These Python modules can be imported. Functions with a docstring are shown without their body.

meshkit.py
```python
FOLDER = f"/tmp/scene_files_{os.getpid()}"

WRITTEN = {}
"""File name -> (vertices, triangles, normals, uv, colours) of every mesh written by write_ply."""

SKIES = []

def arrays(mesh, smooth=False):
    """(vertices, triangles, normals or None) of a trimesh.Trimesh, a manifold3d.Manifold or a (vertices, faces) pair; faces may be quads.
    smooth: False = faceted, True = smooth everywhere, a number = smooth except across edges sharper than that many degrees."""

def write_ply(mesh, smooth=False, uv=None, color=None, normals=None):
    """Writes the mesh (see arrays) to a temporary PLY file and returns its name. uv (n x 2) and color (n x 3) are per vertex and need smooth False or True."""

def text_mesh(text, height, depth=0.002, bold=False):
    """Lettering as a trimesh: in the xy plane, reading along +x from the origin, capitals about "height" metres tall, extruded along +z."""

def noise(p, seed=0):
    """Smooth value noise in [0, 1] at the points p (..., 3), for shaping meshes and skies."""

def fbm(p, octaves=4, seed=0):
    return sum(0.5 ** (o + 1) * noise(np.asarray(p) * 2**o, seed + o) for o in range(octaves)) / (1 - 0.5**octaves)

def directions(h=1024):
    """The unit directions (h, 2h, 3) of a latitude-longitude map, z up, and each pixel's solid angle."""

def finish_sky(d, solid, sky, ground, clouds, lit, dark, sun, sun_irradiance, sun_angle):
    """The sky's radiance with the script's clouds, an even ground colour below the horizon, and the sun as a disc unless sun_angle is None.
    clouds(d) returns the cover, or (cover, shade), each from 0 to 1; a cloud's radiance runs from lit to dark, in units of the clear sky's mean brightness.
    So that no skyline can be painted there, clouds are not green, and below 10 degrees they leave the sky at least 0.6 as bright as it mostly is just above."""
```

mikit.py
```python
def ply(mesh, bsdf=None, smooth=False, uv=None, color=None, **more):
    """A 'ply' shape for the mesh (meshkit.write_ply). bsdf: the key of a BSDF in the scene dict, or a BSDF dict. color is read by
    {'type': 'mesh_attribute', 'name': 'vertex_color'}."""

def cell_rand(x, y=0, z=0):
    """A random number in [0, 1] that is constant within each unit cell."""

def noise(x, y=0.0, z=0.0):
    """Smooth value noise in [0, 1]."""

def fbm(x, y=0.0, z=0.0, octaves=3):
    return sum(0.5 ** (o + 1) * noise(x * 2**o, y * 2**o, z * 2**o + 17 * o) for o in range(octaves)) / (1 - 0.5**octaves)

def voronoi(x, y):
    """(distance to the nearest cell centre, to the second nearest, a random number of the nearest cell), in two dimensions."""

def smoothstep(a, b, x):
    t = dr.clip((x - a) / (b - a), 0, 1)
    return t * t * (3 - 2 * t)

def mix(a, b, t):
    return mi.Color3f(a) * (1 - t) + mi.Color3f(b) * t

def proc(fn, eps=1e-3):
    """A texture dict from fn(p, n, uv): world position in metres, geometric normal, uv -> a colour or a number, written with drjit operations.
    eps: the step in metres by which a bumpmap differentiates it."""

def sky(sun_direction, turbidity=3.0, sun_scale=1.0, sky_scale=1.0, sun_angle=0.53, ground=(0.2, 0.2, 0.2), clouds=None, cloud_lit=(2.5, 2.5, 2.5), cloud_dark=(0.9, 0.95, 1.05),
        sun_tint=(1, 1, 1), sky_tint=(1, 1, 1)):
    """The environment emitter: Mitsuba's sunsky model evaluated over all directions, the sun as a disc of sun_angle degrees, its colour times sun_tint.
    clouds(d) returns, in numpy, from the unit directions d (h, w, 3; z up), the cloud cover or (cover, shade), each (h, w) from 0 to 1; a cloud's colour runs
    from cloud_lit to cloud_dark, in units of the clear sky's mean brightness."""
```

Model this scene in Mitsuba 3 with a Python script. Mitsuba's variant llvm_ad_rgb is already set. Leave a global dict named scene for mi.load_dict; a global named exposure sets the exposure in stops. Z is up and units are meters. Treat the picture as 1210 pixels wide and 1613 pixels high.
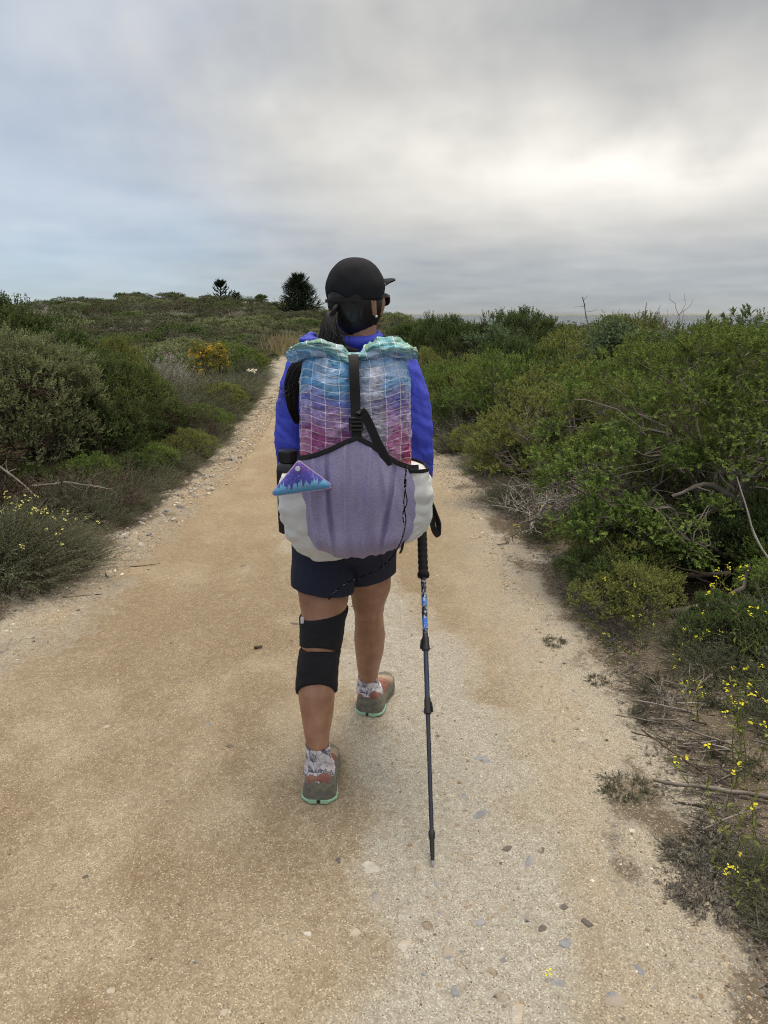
import math
import numpy as np
import trimesh
import manifold3d as m3
import shapely
import drjit as dr
import mitsuba as mi
import mikit
import meshkit

T = mi.ScalarTransform4f
scene, labels = {}, {}
PI = math.pi

# ------------------------------------------------------------------ camera, sky, exposure
EYE, PITCH = 1.5, math.radians(14.86)
scene['camera'] = {'type': 'perspective', 'fov': 54.53, 'fov_axis': 'x', 'near_clip': 0.05, 'far_clip': 60000.0,
                   'to_world': T().look_at(origin=[0, 0, EYE], target=[0, math.cos(PITCH), EYE - math.sin(PITCH)], up=[0, 0, 1])}
exposure = 2.6


def sstep(a, b, x):
    t = np.clip((x - a) / (b - a), 0, 1)
    return t * t * (3 - 2 * t)


def overcast(d):
    """Full cloud cover at dawn: a thinner, brighter belt low in front to the right, a heavy grey deck above it, blue-grey stratus at the horizon."""
    az = np.degrees(np.arctan2(d[..., 0], d[..., 1]))
    el = np.degrees(np.arcsin(np.clip(d[..., 2], -1, 1)))
    # cloud deck plane coordinates (perspective of a flat deck), softened at the horizon
    k = 1.0 / (np.maximum(d[..., 2], 0.0) + 0.10)
    q = np.stack([d[..., 0] * k, d[..., 1] * k, 0 * k], -1)
    soft = meshkit.fbm(q * 0.9 + 3.1, 4, seed=5)
    fine = meshkit.fbm(q * 2.6 + 9.0, 4, seed=11)
    wis = meshkit.fbm(np.stack([az / 5.5, el / 4.5, 0 * az], -1) + 20, 5, seed=3)
    wisp2 = meshkit.fbm(np.stack([az / 1.6 + el * .15, el / 4.0, 0 * az], -1) + 40, 4, seed=13)
    str_ = meshkit.fbm(np.stack([az / 16.0, el / 1.1, 0 * az], -1) + 7, 3, seed=8)
    w = az + (soft - .5) * 14
    belt = np.exp(-((el - 9.0 - (wis - .5) * 5 - np.clip((4 - w) * .16, 0, 6)) / np.where(el > 9, 5.6, 3.3)) ** 2) * np.exp(-((w - 15) / 23.0) ** 2)
    glow = np.exp(-((el - 8.8 - (wis - .5) * 2.5) / 1.9) ** 2) * np.exp(-((w - 17) / 10.0) ** 2)
    heavy = np.exp(-((w - 16) / 15.0) ** 2) * sstep(11, 20, el + (wis - .5) * 5) * (1 - sstep(35, 60, el))
    low = 1 - sstep(2.0, 7.0, el + (wis - .5) * 2.5)
    light = 0.315 + 0.62 * sstep(10, 62, el) + 0.19 * belt + 0.15 * glow - 0.17 * heavy - 0.115 * low + 0.17 * (wis - .5) * (1 - .7 * low) + 0.12 * (fine - .5) + 0.03 * (wisp2 - .5) * (1 - low) + 0.08 * (str_ - .5) * (1 - sstep(2.5, 5, el))
    shade = np.clip(1 - light, 0, 1)
    # thinner cover to the left, where some blue shows through
    left = sstep(2, -26, w + (wis - .5) * 10)
    cover = 1 - (0.06 + 0.30 * left + 0.08 * low) * (1 - 0.8 * np.clip(belt, 0, 1))
    return cover, shade


scene['sky'] = mikit.sky((0.08, 0.16, 0.98), turbidity=3, sun_scale=0.32, sun_angle=34, sky_scale=1.0, clouds=overcast, ground=(0.2, 0.19, 0.15),
                         cloud_lit=(3.06, 2.92, 2.62), cloud_dark=(0.225, 0.254, 0.312), sky_tint=(0.80, 0.80, 0.82))


# ------------------------------------------------------------------ helpers
def tag(key, label=None, category=None, group=None, kind=None):
    e = labels.setdefault(key, {})
    for k, v in (('label', label), ('category', category), ('group', group), ('kind', kind)):
        if v:
            e[k] = v


def norm(v):
    return v / (np.linalg.norm(v, axis=-1, keepdims=True) + 1e-12)


def tubes(P, R, sides=4):
    """m polylines of k points as tubes: P (m,k,3), R (m,k)."""
    P, R = np.asarray(P, float), np.asarray(R, float)
    m, k, _ = P.shape
    t = norm(np.gradient(P, axis=1))
    ref = np.where(np.abs(t[:, :1, 2:]) < 0.9, [0, 0, 1.0], [1.0, 0, 0])
    a = norm(np.cross(t, np.broadcast_to(ref, t.shape)))
    b = np.cross(t, a)
    ang = np.arange(sides) * 2 * PI / sides
    v = P[:, :, None] + R[:, :, None, None] * (np.cos(ang)[:, None] * a[:, :, None] + np.sin(ang)[:, None] * b[:, :, None])
    i, j = np.meshgrid(np.arange(k - 1), np.arange(sides), indexing='ij')
    q = np.stack([i * sides + j, i * sides + (j + 1) % sides, (i + 1) * sides + (j + 1) % sides, (i + 1) * sides + j], -1).reshape(-1, 4)
    f = np.vstack([q[:, [0, 1, 2]], q[:, [0, 2, 3]]])
    f = (f[None] + (np.arange(m) * k * sides)[:, None, None]).reshape(-1, 3)
    return v.reshape(-1, 3), f


def join(parts):
    """Joins (v, f) or (v, f, uv) tuples."""
    parts = [p for p in parts if p is not None and len(p[0])]
    at, vs, fs, us = 0, [], [], []
    for p in parts:
        vs.append(p[0])
        fs.append(np.asarray(p[1]) + at)
        us.append(p[2] if len(p) > 2 else np.zeros((len(p[0]), 2)) + .5)
        at += len(p[0])
    return np.vstack(vs), np.vstack(fs), np.vstack(us)


def put(key, vf, bsdf, smooth=False, **more):
    """One mesh of the scene; vf = (v, f) or (v, f, uv)."""
    uv = vf[2] if isinstance(vf, tuple) and len(vf) > 2 else None
    mesh = (vf[0], vf[1]) if isinstance(vf, tuple) else vf
    scene[key] = mikit.ply(mesh, bsdf, smooth=smooth, uv=uv, **more)


def quad_leaves(P, D, N, L, W, U, fold=0.18):
    """Rhombic leaves: base points, directions, rough normals, lengths, widths; U = (n,2) uv."""
    n = len(P)
    S = norm(np.cross(D, N))
    N2 = np.cross(S, D)
    L, W = np.broadcast_to(L, n)[:, None], np.broadcast_to(W, n)[:, None]
    mid = P + D * L * .5 + N2 * W * fold
    tip = P + D * L - N2 * L * .08
    v = np.stack([P, mid + S * W * .5, tip, mid - S * W * .5], 1).reshape(-1, 3)
    b = np.arange(n)[:, None] * 4
    f = np.vstack([b + [0, 1, 2], b + [0, 2, 3]])
    return v, f, np.repeat(U, 4, axis=0)


def shoots(rng, P, D, L, nleaf, ll, lw, ang, droop=0.0, t0=0.1, twig=0.0012, tuft=0.0, jitter=.35, taper=.6):
    """Leafy shoots from P along D (lengths L). Returns leaves (v,f,uv) and twigs (v,f)."""
    m = len(P)
    A = norm(np.cross(D, rng.normal(size=(m, 3))))
    B = np.cross(D, A)
    t = t0 + (1 - t0) * ((np.arange(nleaf) + .5) / nleaf) ** (1 - tuft)
    t = np.clip(t[None] + rng.normal(size=(m, nleaf)) * .03, 0, 1.02)
    az = np.arange(nleaf)[None] * 2.4 + rng.random((m, 1)) * 6.28 + rng.normal(size=(m, nleaf)) * .3
    down = np.array([0, 0, -1.0]) * droop
    base = P[:, None] + D[:, None] * (t * L[:, None])[..., None] + down * (t ** 2 * L[:, None])[..., None]
    axis = norm(D[:, None] + down * (2 * t)[..., None])
    out = np.cos(az)[..., None] * A[:, None] + np.sin(az)[..., None] * B[:, None]
    a = ang * (1 - .55 * t ** 3) + rng.normal(size=(m, nleaf)) * .18
    ld = norm(axis * np.cos(a)[..., None] + out * np.sin(a)[..., None] + rng.normal(size=(m, nleaf, 3)) * jitter * .4)
    nr = norm(axis * 1.0 + np.array([0, 0, .8]) - out * .2 + rng.normal(size=(m, nleaf, 3)) * jitter)
    size = (1 - taper * .55 * t) * (.75 + .5 * rng.random((m, nleaf)))
    U = np.stack([(.6 * rng.random((m, 1)) + .4 * rng.random((m, nleaf))), t], -1)
    lv = quad_leaves(base.reshape(-1, 3), ld.reshape(-1, 3), nr.reshape(-1, 3), (ll * size).ravel(), (lw * size).ravel(), U.reshape(-1, 2))
    k = np.linspace(0, 1, 3)
    tp = P[:, None] + D[:, None] * (k[None] * L[:, None])[..., None] + down * (k[None] ** 2 * L[:, None])[..., None]
    tw = tubes(tp, np.broadcast_to(twig * np.array([1.0, .8, .45]), (m, 3)), 3) if twig else None
    return lv, tw


def crown(rng, lobes, n, up=.5, out=.7, rand=.35, hole=.34, inner=.35, freq=3.0, zmin=.03, under=.35, seed=0):
    """Tips and directions spread through the outer part of a group of ellipsoid lobes, with gaps."""
    lobes = np.asarray(lobes, float)
    w = (lobes[:, 3] * lobes[:, 5] + lobes[:, 3] * lobes[:, 4] + lobes[:, 4] * lobes[:, 5])
    m = int(n * 2.6)
    li = rng.choice(len(lobes), m, p=w / w.sum())
    d = norm(rng.normal(size=(m, 3)))
    keep = d[:, 2] > -1 + rng.random(m) * (2 * (1 - under))
    li, d = li[keep], d[keep]
    c, r = lobes[li, :3], lobes[li, 3:]
    rad = 1 - inner * rng.random(len(d)) ** 1.7
    rad *= .78 + .44 * meshkit.noise(c * 3 + d * 2.1 + seed)
    p = c + d * r * rad[:, None]
    ok = p[:, 2] > zmin
    for k, l in enumerate(lobes):
        q = np.linalg.norm((p - l[:3]) / l[3:], axis=1)
        ok &= (q > .72) | (li == k)
    ok &= meshkit.fbm(p * freq + 31 + seed, 2) > hole
    p, d, li, r = p[ok][:n], d[ok][:n], li[ok][:n], r[ok][:n]
    nd = norm(d / r)
    D = norm(nd * out + np.array([0, 0, up]) + rng.normal(size=p.shape) * rand)
    return p, D, li


def clumped(rng, lobes, n, per=16, rc=.10, flat=.62, seed=0, up=.35, rand=.3, **cw):
    """Tips gathered in small domes (sprays) spread over the lobes, with gaps between them."""
    C, N, li = crown(rng, lobes, max(4, n // per), up=.25, out=.9, rand=.15, seed=seed, **cw)
    m = len(C)
    d = norm(rng.normal(size=(m, per, 3)) + N[:, None] * .9 + [0, 0, .55])
    r = rc * rng.uniform(.6, 1.35, (m, 1, 1)) * (.75 + .35 * rng.random((m, per, 1)))
    P = C[:, None] + d * r * [1, 1, flat]
    D = norm(d * .85 + N[:, None] * .35 + [0, 0, up] + rng.normal(size=d.shape) * rand)
    return P.reshape(-1, 3), D.reshape(-1, 3), np.repeat(li, per)


def limb_paths(rng, A, B, k=6, wob=.12, sag=.0):
    """Crooked paths from A to B."""
    t = np.linspace(0, 1, k)[None, :, None]
    L = np.linalg.norm(B - A, axis=1)[:, None, None]
    P = A[:, None] * (1 - t) + B[:, None] * t
    w = np.cumsum(rng.normal(size=P.shape), axis=1)
    w = w - w[:, :1] - (w[:, -1:] - w[:, :1]) * t
    P = P + w * L * wob / math.sqrt(k)
    P[..., 2] += (sag * L * 4 * t * (1 - t))[..., 0]
    return P


def bush(seed, lobes, n, L=(.09, .17), nleaf=12, ll=.016, lw=.007, ang=.95, droop=.0, twig=.0013, tuft=0.0, stem=.014, base=(0, 0), nsub=10, jitter=.35, t0=.1, taper=.6, rc=.10, per=16, **cw):
    rng = np.random.default_rng(seed)
    lobes = np.asarray(lobes, float)
    P, D, li = clumped(rng, lobes, n, per, rc, seed=seed, **cw)
    SL = rng.uniform(L[0], L[1], len(P))
    lv, tw = shoots(rng, P - D * SL[:, None] * .5, D, SL, nleaf, ll, lw, ang, droop, t0, twig, tuft, jitter, taper)
    if tw is not None:  # twigs of every third shoot: the others stay hidden under their leaves
        k9 = len(tw[0]) // len(P)
        tw = (tw[0], tw[1][(tw[1][:, 0] // k9) % 3 == 0])
    parts = [tw]
    b0 = np.array([base[0], base[1], -.03])
    C = lobes[:, :3] - [0, 0, 1] * lobes[:, 5:6] * .25
    A = b0 + rng.normal(size=(len(C), 3)) * [.07, .07, 0]
    P1 = limb_paths(rng, A, C, 7, .16, .05)
    parts.append(tubes(P1, np.linspace(1, .5, 7)[None] * stem * np.sqrt(lobes[:, 5:6] / lobes[:, 5].max()), 6))
    for k in range(len(lobes)):
        idx = np.nonzero(li == k)[0]
        if not len(idx):
            continue
        idx = rng.choice(idx, min(nsub, len(idx)), replace=False)
        s = rng.integers(3, 7, len(idx))
        P2 = limb_paths(rng, P1[k, s], P[idx] - D[idx] * .02, 6, .16, .04)
        parts.append(tubes(P2, np.linspace(1, .25, 6)[None] * stem * .38 * np.ones((len(idx), 1)), 4))
        a = P2[rng.integers(0, len(idx), nsub * 3), rng.integers(2, 5, nsub * 3)]
        near = np.nonzero(li == k)[0]
        tgt = near[rng.integers(0, len(near), nsub * 3)]
        P3 = limb_paths(rng, a, P[tgt], 5, .14)
        parts.append(tubes(P3, np.linspace(1, .4, 5)[None] * stem * .16 * np.ones((len(tgt), 1)), 3))
    return {'foliage': lv, 'branches': join(parts)[:2]}


def twiggy(seed, n, R, H, r=.006, depth=3, spread=.8, kids=4, shrink=.6, up=.35, base_r=.1, k=5, wob=.2, L0=None):
    """Bare, forking twigs: returns (v,f)."""
    rng = np.random.default_rng(seed)
    a = rng.normal(size=(n, 3)) * [base_r, base_r, 0]
    d = norm(np.stack([rng.normal(size=n) * spread, rng.normal(size=n) * spread, .35 + up + rng.random(n) * .5], -1))
    L = (L0 or H * .55) * rng.uniform(.7, 1.2, n)
    out, rr = [], np.full(n, r)
    for lev in range(depth):
        b = a + d * L[:, None]
        P = limb_paths(rng, a, b, k, wob)
        out.append(tubes(P, np.linspace(1, .55, k)[None] * rr[:, None], 4 if lev < 2 else 3))
        i = np.repeat(np.arange(len(a)), kids)
        s = rng.integers(1, k, len(i))
        a2 = P[i, s]
        d = norm(d[i] + rng.normal(size=(len(i), 3)) * .55 + [0, 0, up * .3])
        L = L[i] * shrink * rng.uniform(.6, 1.1, len(i))
        rr = rr[i] * .58
        a = a2
    v, f, _ = join(out)
    return v, f


def lobed(seed, rx, ry, h, n=7, z0=.25, size=.5):
    """Random lobes filling a bush of half-widths rx, ry and height h."""
    rng = np.random.default_rng(seed)
    out = [(0, 0, h * .52, rx * .66, ry * .66, h * .46)]
    for i in range(n):
        a = i * 2.4 + rng.random() * .8
        q = .35 + .4 * rng.random()
        s = size * rng.uniform(.75, 1.15)
        z = h * (z0 + (1 - z0 - .12) * (1 - q * .8) * rng.uniform(.5, 1.15))
        out.append((math.cos(a) * rx * q, math.sin(a) * ry * q, min(z, h * (1 - s * .62)), rx * s, ry * s, h * s * .62))
    return out


# ------------------------------------------------------------------ terrain and trail shape
TY = [-4, 1.4, 3.4, 4.3, 5.6, 7.0, 8.8, 11, 14, 17.5, 24, 30, 37, 46, 60]
TL = [-2.0, -1.95, -1.9, -1.86, -1.8, -1.74, -1.80, -1.93, -2.12, -2.4, -3.2, -3.5, -2.2, 2.0, 9.0]
TR = [.85, .9, 1.0, .97, .92, .78, .64, .42, .12, -.2, -.9, -1.2, .3, 4.6, 11.5]


def edges(y):
    return np.interp(y, TY, TL), np.interp(y, TY, TR)


def ground_z(x, y):
    x, y = np.asarray(x, float), np.asarray(y, float)
    sink = -1.0 * sstep(12, 34, y) * sstep(-.02, .07, x / np.maximum(y, 1)) * (1 - sstep(80, 140, y))
    hill = 2.25 * np.exp(-((x + 19) / np.where(x > -19, 14.0, 17.0)) ** 2) * sstep(20, 72, y)
    r = np.hypot(x, y - 20)
    fall = -62 * sstep(85, 420, r) - 1.2 * sstep(14, 40, x)
    l, e = edges(y)
    side = np.maximum(np.maximum(l - x, x - e), 0)
    bump = .10 * (meshkit.fbm(np.stack([x * .5, y * .5, 0 * x], -1), 3, 4) - .4) * sstep(.3, 2.5, side) + .6 * (meshkit.fbm(np.stack([x * .06, y * .06, 0 * x], -1), 3, 9) - .5) * sstep(12, 40, y)
    return hill + sink + fall + bump + .05 * sstep(0, .8, side)


# ------------------------------------------------------------------ ground materials
def sand(p, n, uv):
    lat = (uv.x - .5) * 4.0
    big = mikit.fbm(p.x * 1.1, p.y * .55, 3.3, 3)
    med = mikit.fbm(p.x * 6, p.y * 4, 1.0, 3)
    fine = mikit.fbm(p.x * 60, p.y * 60, 2.0, 2)
    d1, d2, c = mikit.voronoi(p.x * 310, p.y * 310)
    far = mikit.smoothstep(2.5, 7.0, p.y)
    back = mikit.smoothstep(2.3, 4.4, p.y)
    centre = mikit.smoothstep(.34 + .22 * back, .06 + .12 * back, dr.abs(p.x - .22 + .50 * back + .12 * mikit.smoothstep(6, 14, p.y)) + (med - .5) * .35 + (big - .5) * .6)
    rim = mikit.smoothstep(.98, 1.30, dr.abs(lat) + (med - .5) * .6)
    ahead = mikit.smoothstep(9, 18, p.y)
    grey = dr.clip(dr.maximum(dr.maximum(centre * .9, rim * .55), ahead * .75) + (fine - .5) * .4, 0, 1)
    tan = mikit.mix(mi.Color3f(0.318, 0.270, 0.199), mi.Color3f(0.226, 0.179, 0.122), mikit.smoothstep(.30, .68, big * .55 + med * .45))
    tan = mikit.mix(tan, mi.Color3f(0.326, 0.264, 0.177), far * .45 * (1 - rim))
    tan = mikit.mix(tan, mi.Color3f(0.346, 0.303, 0.237), mikit.smoothstep(.25, .8, p.x) * .6)
    col = mikit.mix(tan, mi.Color3f(0.326, 0.314, 0.275), grey)
    col = mikit.mix(col, mi.Color3f(.115, .094, .070), mikit.smoothstep(1.30, 1.58, dr.abs(lat) + .07 * mikit.smoothstep(0, .5, lat) + (med - .5) * .9 + (fine - .5) * .3) * .92)
    grain = c * c * .54 + .76
    col = col * mikit.mix(mi.Color3f(grain), mi.Color3f(1.0), far * .8) * (.86 + .28 * fine)
    pale = mikit.smoothstep(.93, .97, c) * (1 - far)
    col = mikit.mix(col, mi.Color3f(0.559, 0.529, 0.431), pale * .45)
    dark = mikit.smoothstep(.05, .02, c) * (1 - far)
    return mikit.mix(col, mi.Color3f(0.102, 0.089, 0.070), dark * .6)


def sand_relief(p, n, uv):
    d1, d2, c = mikit.voronoi(p.x * 310, p.y * 310)
    return (1 - d1) * (.4 + .6 * c) * .0012 + mikit.fbm(p.x * 70, p.y * 70, 0.0, 3) * .004


def soil(p, n, uv):
    a = mikit.fbm(p.x * 3, p.y * 3, 0.0, 4)
    b = mikit.noise(p.x * 70, p.y * 70)
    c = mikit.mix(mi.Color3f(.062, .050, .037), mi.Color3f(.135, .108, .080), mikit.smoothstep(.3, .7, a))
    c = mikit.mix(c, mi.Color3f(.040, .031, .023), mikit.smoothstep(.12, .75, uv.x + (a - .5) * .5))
    far = mikit.smoothstep(30, 90, dr.abs(p.y))
    return mikit.mix(c * (.6 + .8 * b), mi.Color3f(.06, .064, .04), far)


scene['mat_sand'] = {'type': 'bumpmap', 'arbitrary': mikit.proc(sand_relief, 5e-4), 'scale': 1.0, 'bsdf': {'type': 'diffuse', 'reflectance': mikit.proc(sand)}}
scene['mat_soil'] = {'type': 'diffuse', 'reflectance': mikit.proc(soil)}
scene['mat_sea'] = {'type': 'principled', 'base_color': {'type': 'rgb', 'value': (.05, .07, .085)}, 'roughness': .45, 'specular': .5}


def spaced(lo, hi, n, p):
    t = np.linspace(-1, 1, n)
    return np.where(t < 0, -np.abs(t) ** p * abs(lo), np.abs(t) ** p * hi)


def grid(X, Y, Z):
    r, c = X.shape
    i, j = np.meshgrid(np.arange(r - 1), np.arange(c - 1), indexing='ij')
    a = i * c + j
    f = np.concatenate([np.stack([a, a + 1, a + c + 1], -1).reshape(-1, 3), np.stack([a, a + c + 1, a + c], -1).reshape(-1, 3)])
    return np.stack([X, Y, Z], -1).reshape(-1, 3), f


gx = spaced(-1200, 1200, 281, 3.2)
gy = 5 + spaced(-1200, 1500, 301, 3.2)
X, Y = np.meshgrid(gx, gy)
Z = ground_z(X, Y)
lft, rgt = edges(Y)
inside = sstep(-.35, -.10, np.minimum(X - lft, rgt - X)) * (Y < 58)
Z = Z - .09 * inside + .02 * (meshkit.noise(np.stack([X * 3, Y * 3, 0 * X], -1)) - .5) * (1 - inside)
gside = np.clip(np.maximum(lft - X, X - rgt), 0, 5)
put('ground', (*grid(X, Y, Z), np.stack([gside.ravel(), Y.ravel() * 0], -1)), 'mat_soil', smooth=True)
tag('ground', kind='structure')
th = np.linspace(0, 2 * PI, 97)
R = np.array([5.0, 200, 2000, 40000])
v, f = grid(np.cos(th) * R[:, None], np.sin(th) * R[:, None], np.full((4, 97), -48.0))
put('sea', (v, f[:, ::-1]), 'mat_sea')
tag('sea', kind='structure')


def trail_z(x, y):
    """Surface of the trail: two shallow wheel tracks and small rises between them."""
    l, r = edges(y)
    c, h = (l + r) / 2, (r - l) / 2
    u = (x - c)
    q = np.stack([x, y, 0 * x], -1)
    rough = .030 * (meshkit.fbm(q * [2.2, 1.2, 1], 3, 2) - .5) + .012 * (meshkit.fbm(q * 9, 3, 7) - .5) + .006 * (meshkit.fbm(q * 38, 3, 12) - .5)
    tracks = -.028 * np.exp(-((u + .72) / .30) ** 2) - .026 * np.exp(-((u - .80) / .30) ** 2)
    edge = h - np.abs(u) + .30 * (meshkit.fbm(q * 1.6 + 40, 3, 3) - .5)
    return ground_z(x, y) + .014 + rough + tracks + .035 * (1 - sstep(-.45, .05, edge)) - .16 * (1 - sstep(-.60, -.30, edge))


ys = [-1.6]
while ys[-1] < 56:
    ys.append(ys[-1] + max(.014, .0065 * abs(ys[-1])))
ys = np.array(ys)
l, r = edges(ys)
s = np.linspace(-.22, 1.22, 200)
X = l[:, None] + (r - l)[:, None] * s
Y = np.repeat(ys[:, None], 200, 1)
v, f = grid(X, Y, trail_z(X, Y))
uv = np.stack([((X - ((l + r) / 2)[:, None]) / 4 + .5).ravel(), (Y / 60).ravel()], -1)
put('trail', (v, f, uv), 'mat_sand', smooth=True)
tag('trail', kind='structure')


# ------------------------------------------------------------------ loose gravel and stones of the trail
def rocks(rng, P, S, flat=.6):
    """Small octahedral grains with rough corners."""
    n = len(P)
    o = np.array([[1, 0, 0], [0, 1, 0], [-1, 0, 0], [0, -1, 0], [0, 0, 1], [0, 0, -1.0]])
    v = np.repeat(o[None], n, 0) * (1 + rng.normal(size=(n, 6, 1)) * .18) + rng.normal(size=(n, 6, 3)) * .16
    v[..., 2] *= flat
    a = rng.random(n) * 6.28
    c, s_ = np.cos(a)[:, None], np.sin(a)[:, None]
    v = np.stack([v[..., 0] * c - v[..., 1] * s_, v[..., 0] * s_ + v[..., 1] * c, v[..., 2]], -1) * S[:, None, None] + P[:, None]
    f0 = np.array([[0, 1, 4], [1, 2, 4], [2, 3, 4], [3, 0, 4], [1, 0, 5], [2, 1, 5], [3, 2, 5], [0, 3, 5]])
    f = (f0[None] + (np.arange(n) * 6)[:, None, None]).reshape(-1, 3)
    uv = np.repeat(np.stack([rng.random(n), rng.random(n)], -1), 6, axis=0)
    return v.reshape(-1, 3), f, uv


def grit_colour(p, n, uv):
    a = mikit.mix(mi.Color3f(.22, .165, .11), mi.Color3f(.43, .36, .27), uv.x)
    a = mikit.mix(a, mi.Color3f(.24, .24, .24), mikit.smoothstep(.78, .82, uv.y))
    a = mikit.mix(a, mi.Color3f(.62, .58, .50), mikit.smoothstep(.93, .95, uv.y))
    return mikit.mix(a, mi.Color3f(.11, .09, .07), mikit.smoothstep(.09, .05, uv.y))


scene['mat_grit'] = {'type': 'diffuse', 'reflectance': mikit.proc(grit_colour)}
rng = np.random.default_rng(77)
n = 52000
y = .9 + 15 * rng.random(n) ** 2.0
l, r = edges(y)
t = rng.random(n)
t = np.where(rng.random(n) < .35, np.where(rng.random(n) < .65, rng.random(n) * .12, 1 - rng.random(n) * .10), t)
x = l + (r - l) * t
rim = np.minimum(t, 1 - t) < .12
mid = np.exp(-((x - np.interp(y, [1, 2.4, 4.3, 8, 16], [.22, .20, -.30, -.42, -1.0])) / np.interp(y, [1, 2.4, 4.3], [.24, .24, .42])) ** 2)
keep = rng.random(n) < np.where(rim, .9, .14 + .86 * mid)
keep &= meshkit.fbm(np.stack([x * 2, y * 1.5, 0 * x], -1), 3, 21) > np.where(rim, .3, .40 - .1 * mid)
x, y, rim, mid = x[keep], y[keep], rim[keep], mid[keep]
S = (.0012 + .0018 * rng.random(len(x)) ** 2.5 + .0045 * rng.random(len(x)) ** 12) * (1 + .12 * y) * np.where(rim, np.where(y > 3.6, 1.6, 1.1), 1 + .3 * mid)
put('trail__gravel', rocks(rng, np.stack([x, y, trail_z(x, y) + S * .05], -1), S), 'mat_grit')
tag('trail__gravel', kind='stuff')


def stone_skin(base):
    def fn(p, n, uv):
        a = mikit.fbm(p.x * 40, p.y * 40, p.z * 40, 3)
        b = mikit.noise(p.x * 300, p.y * 300, p.z * 300)
        v = mikit.smoothstep(.46, .58, mikit.fbm(p.x * 25 + 9, p.y * 25, p.z * 25, 2))
        return mikit.mix(mi.Color3f(*base) * (.62 + .7 * a) * (.85 + .3 * b), mi.Color3f(.36, .30, .22), v * .6)
    return {'type': 'diffuse', 'reflectance': mikit.proc(fn)}


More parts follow.
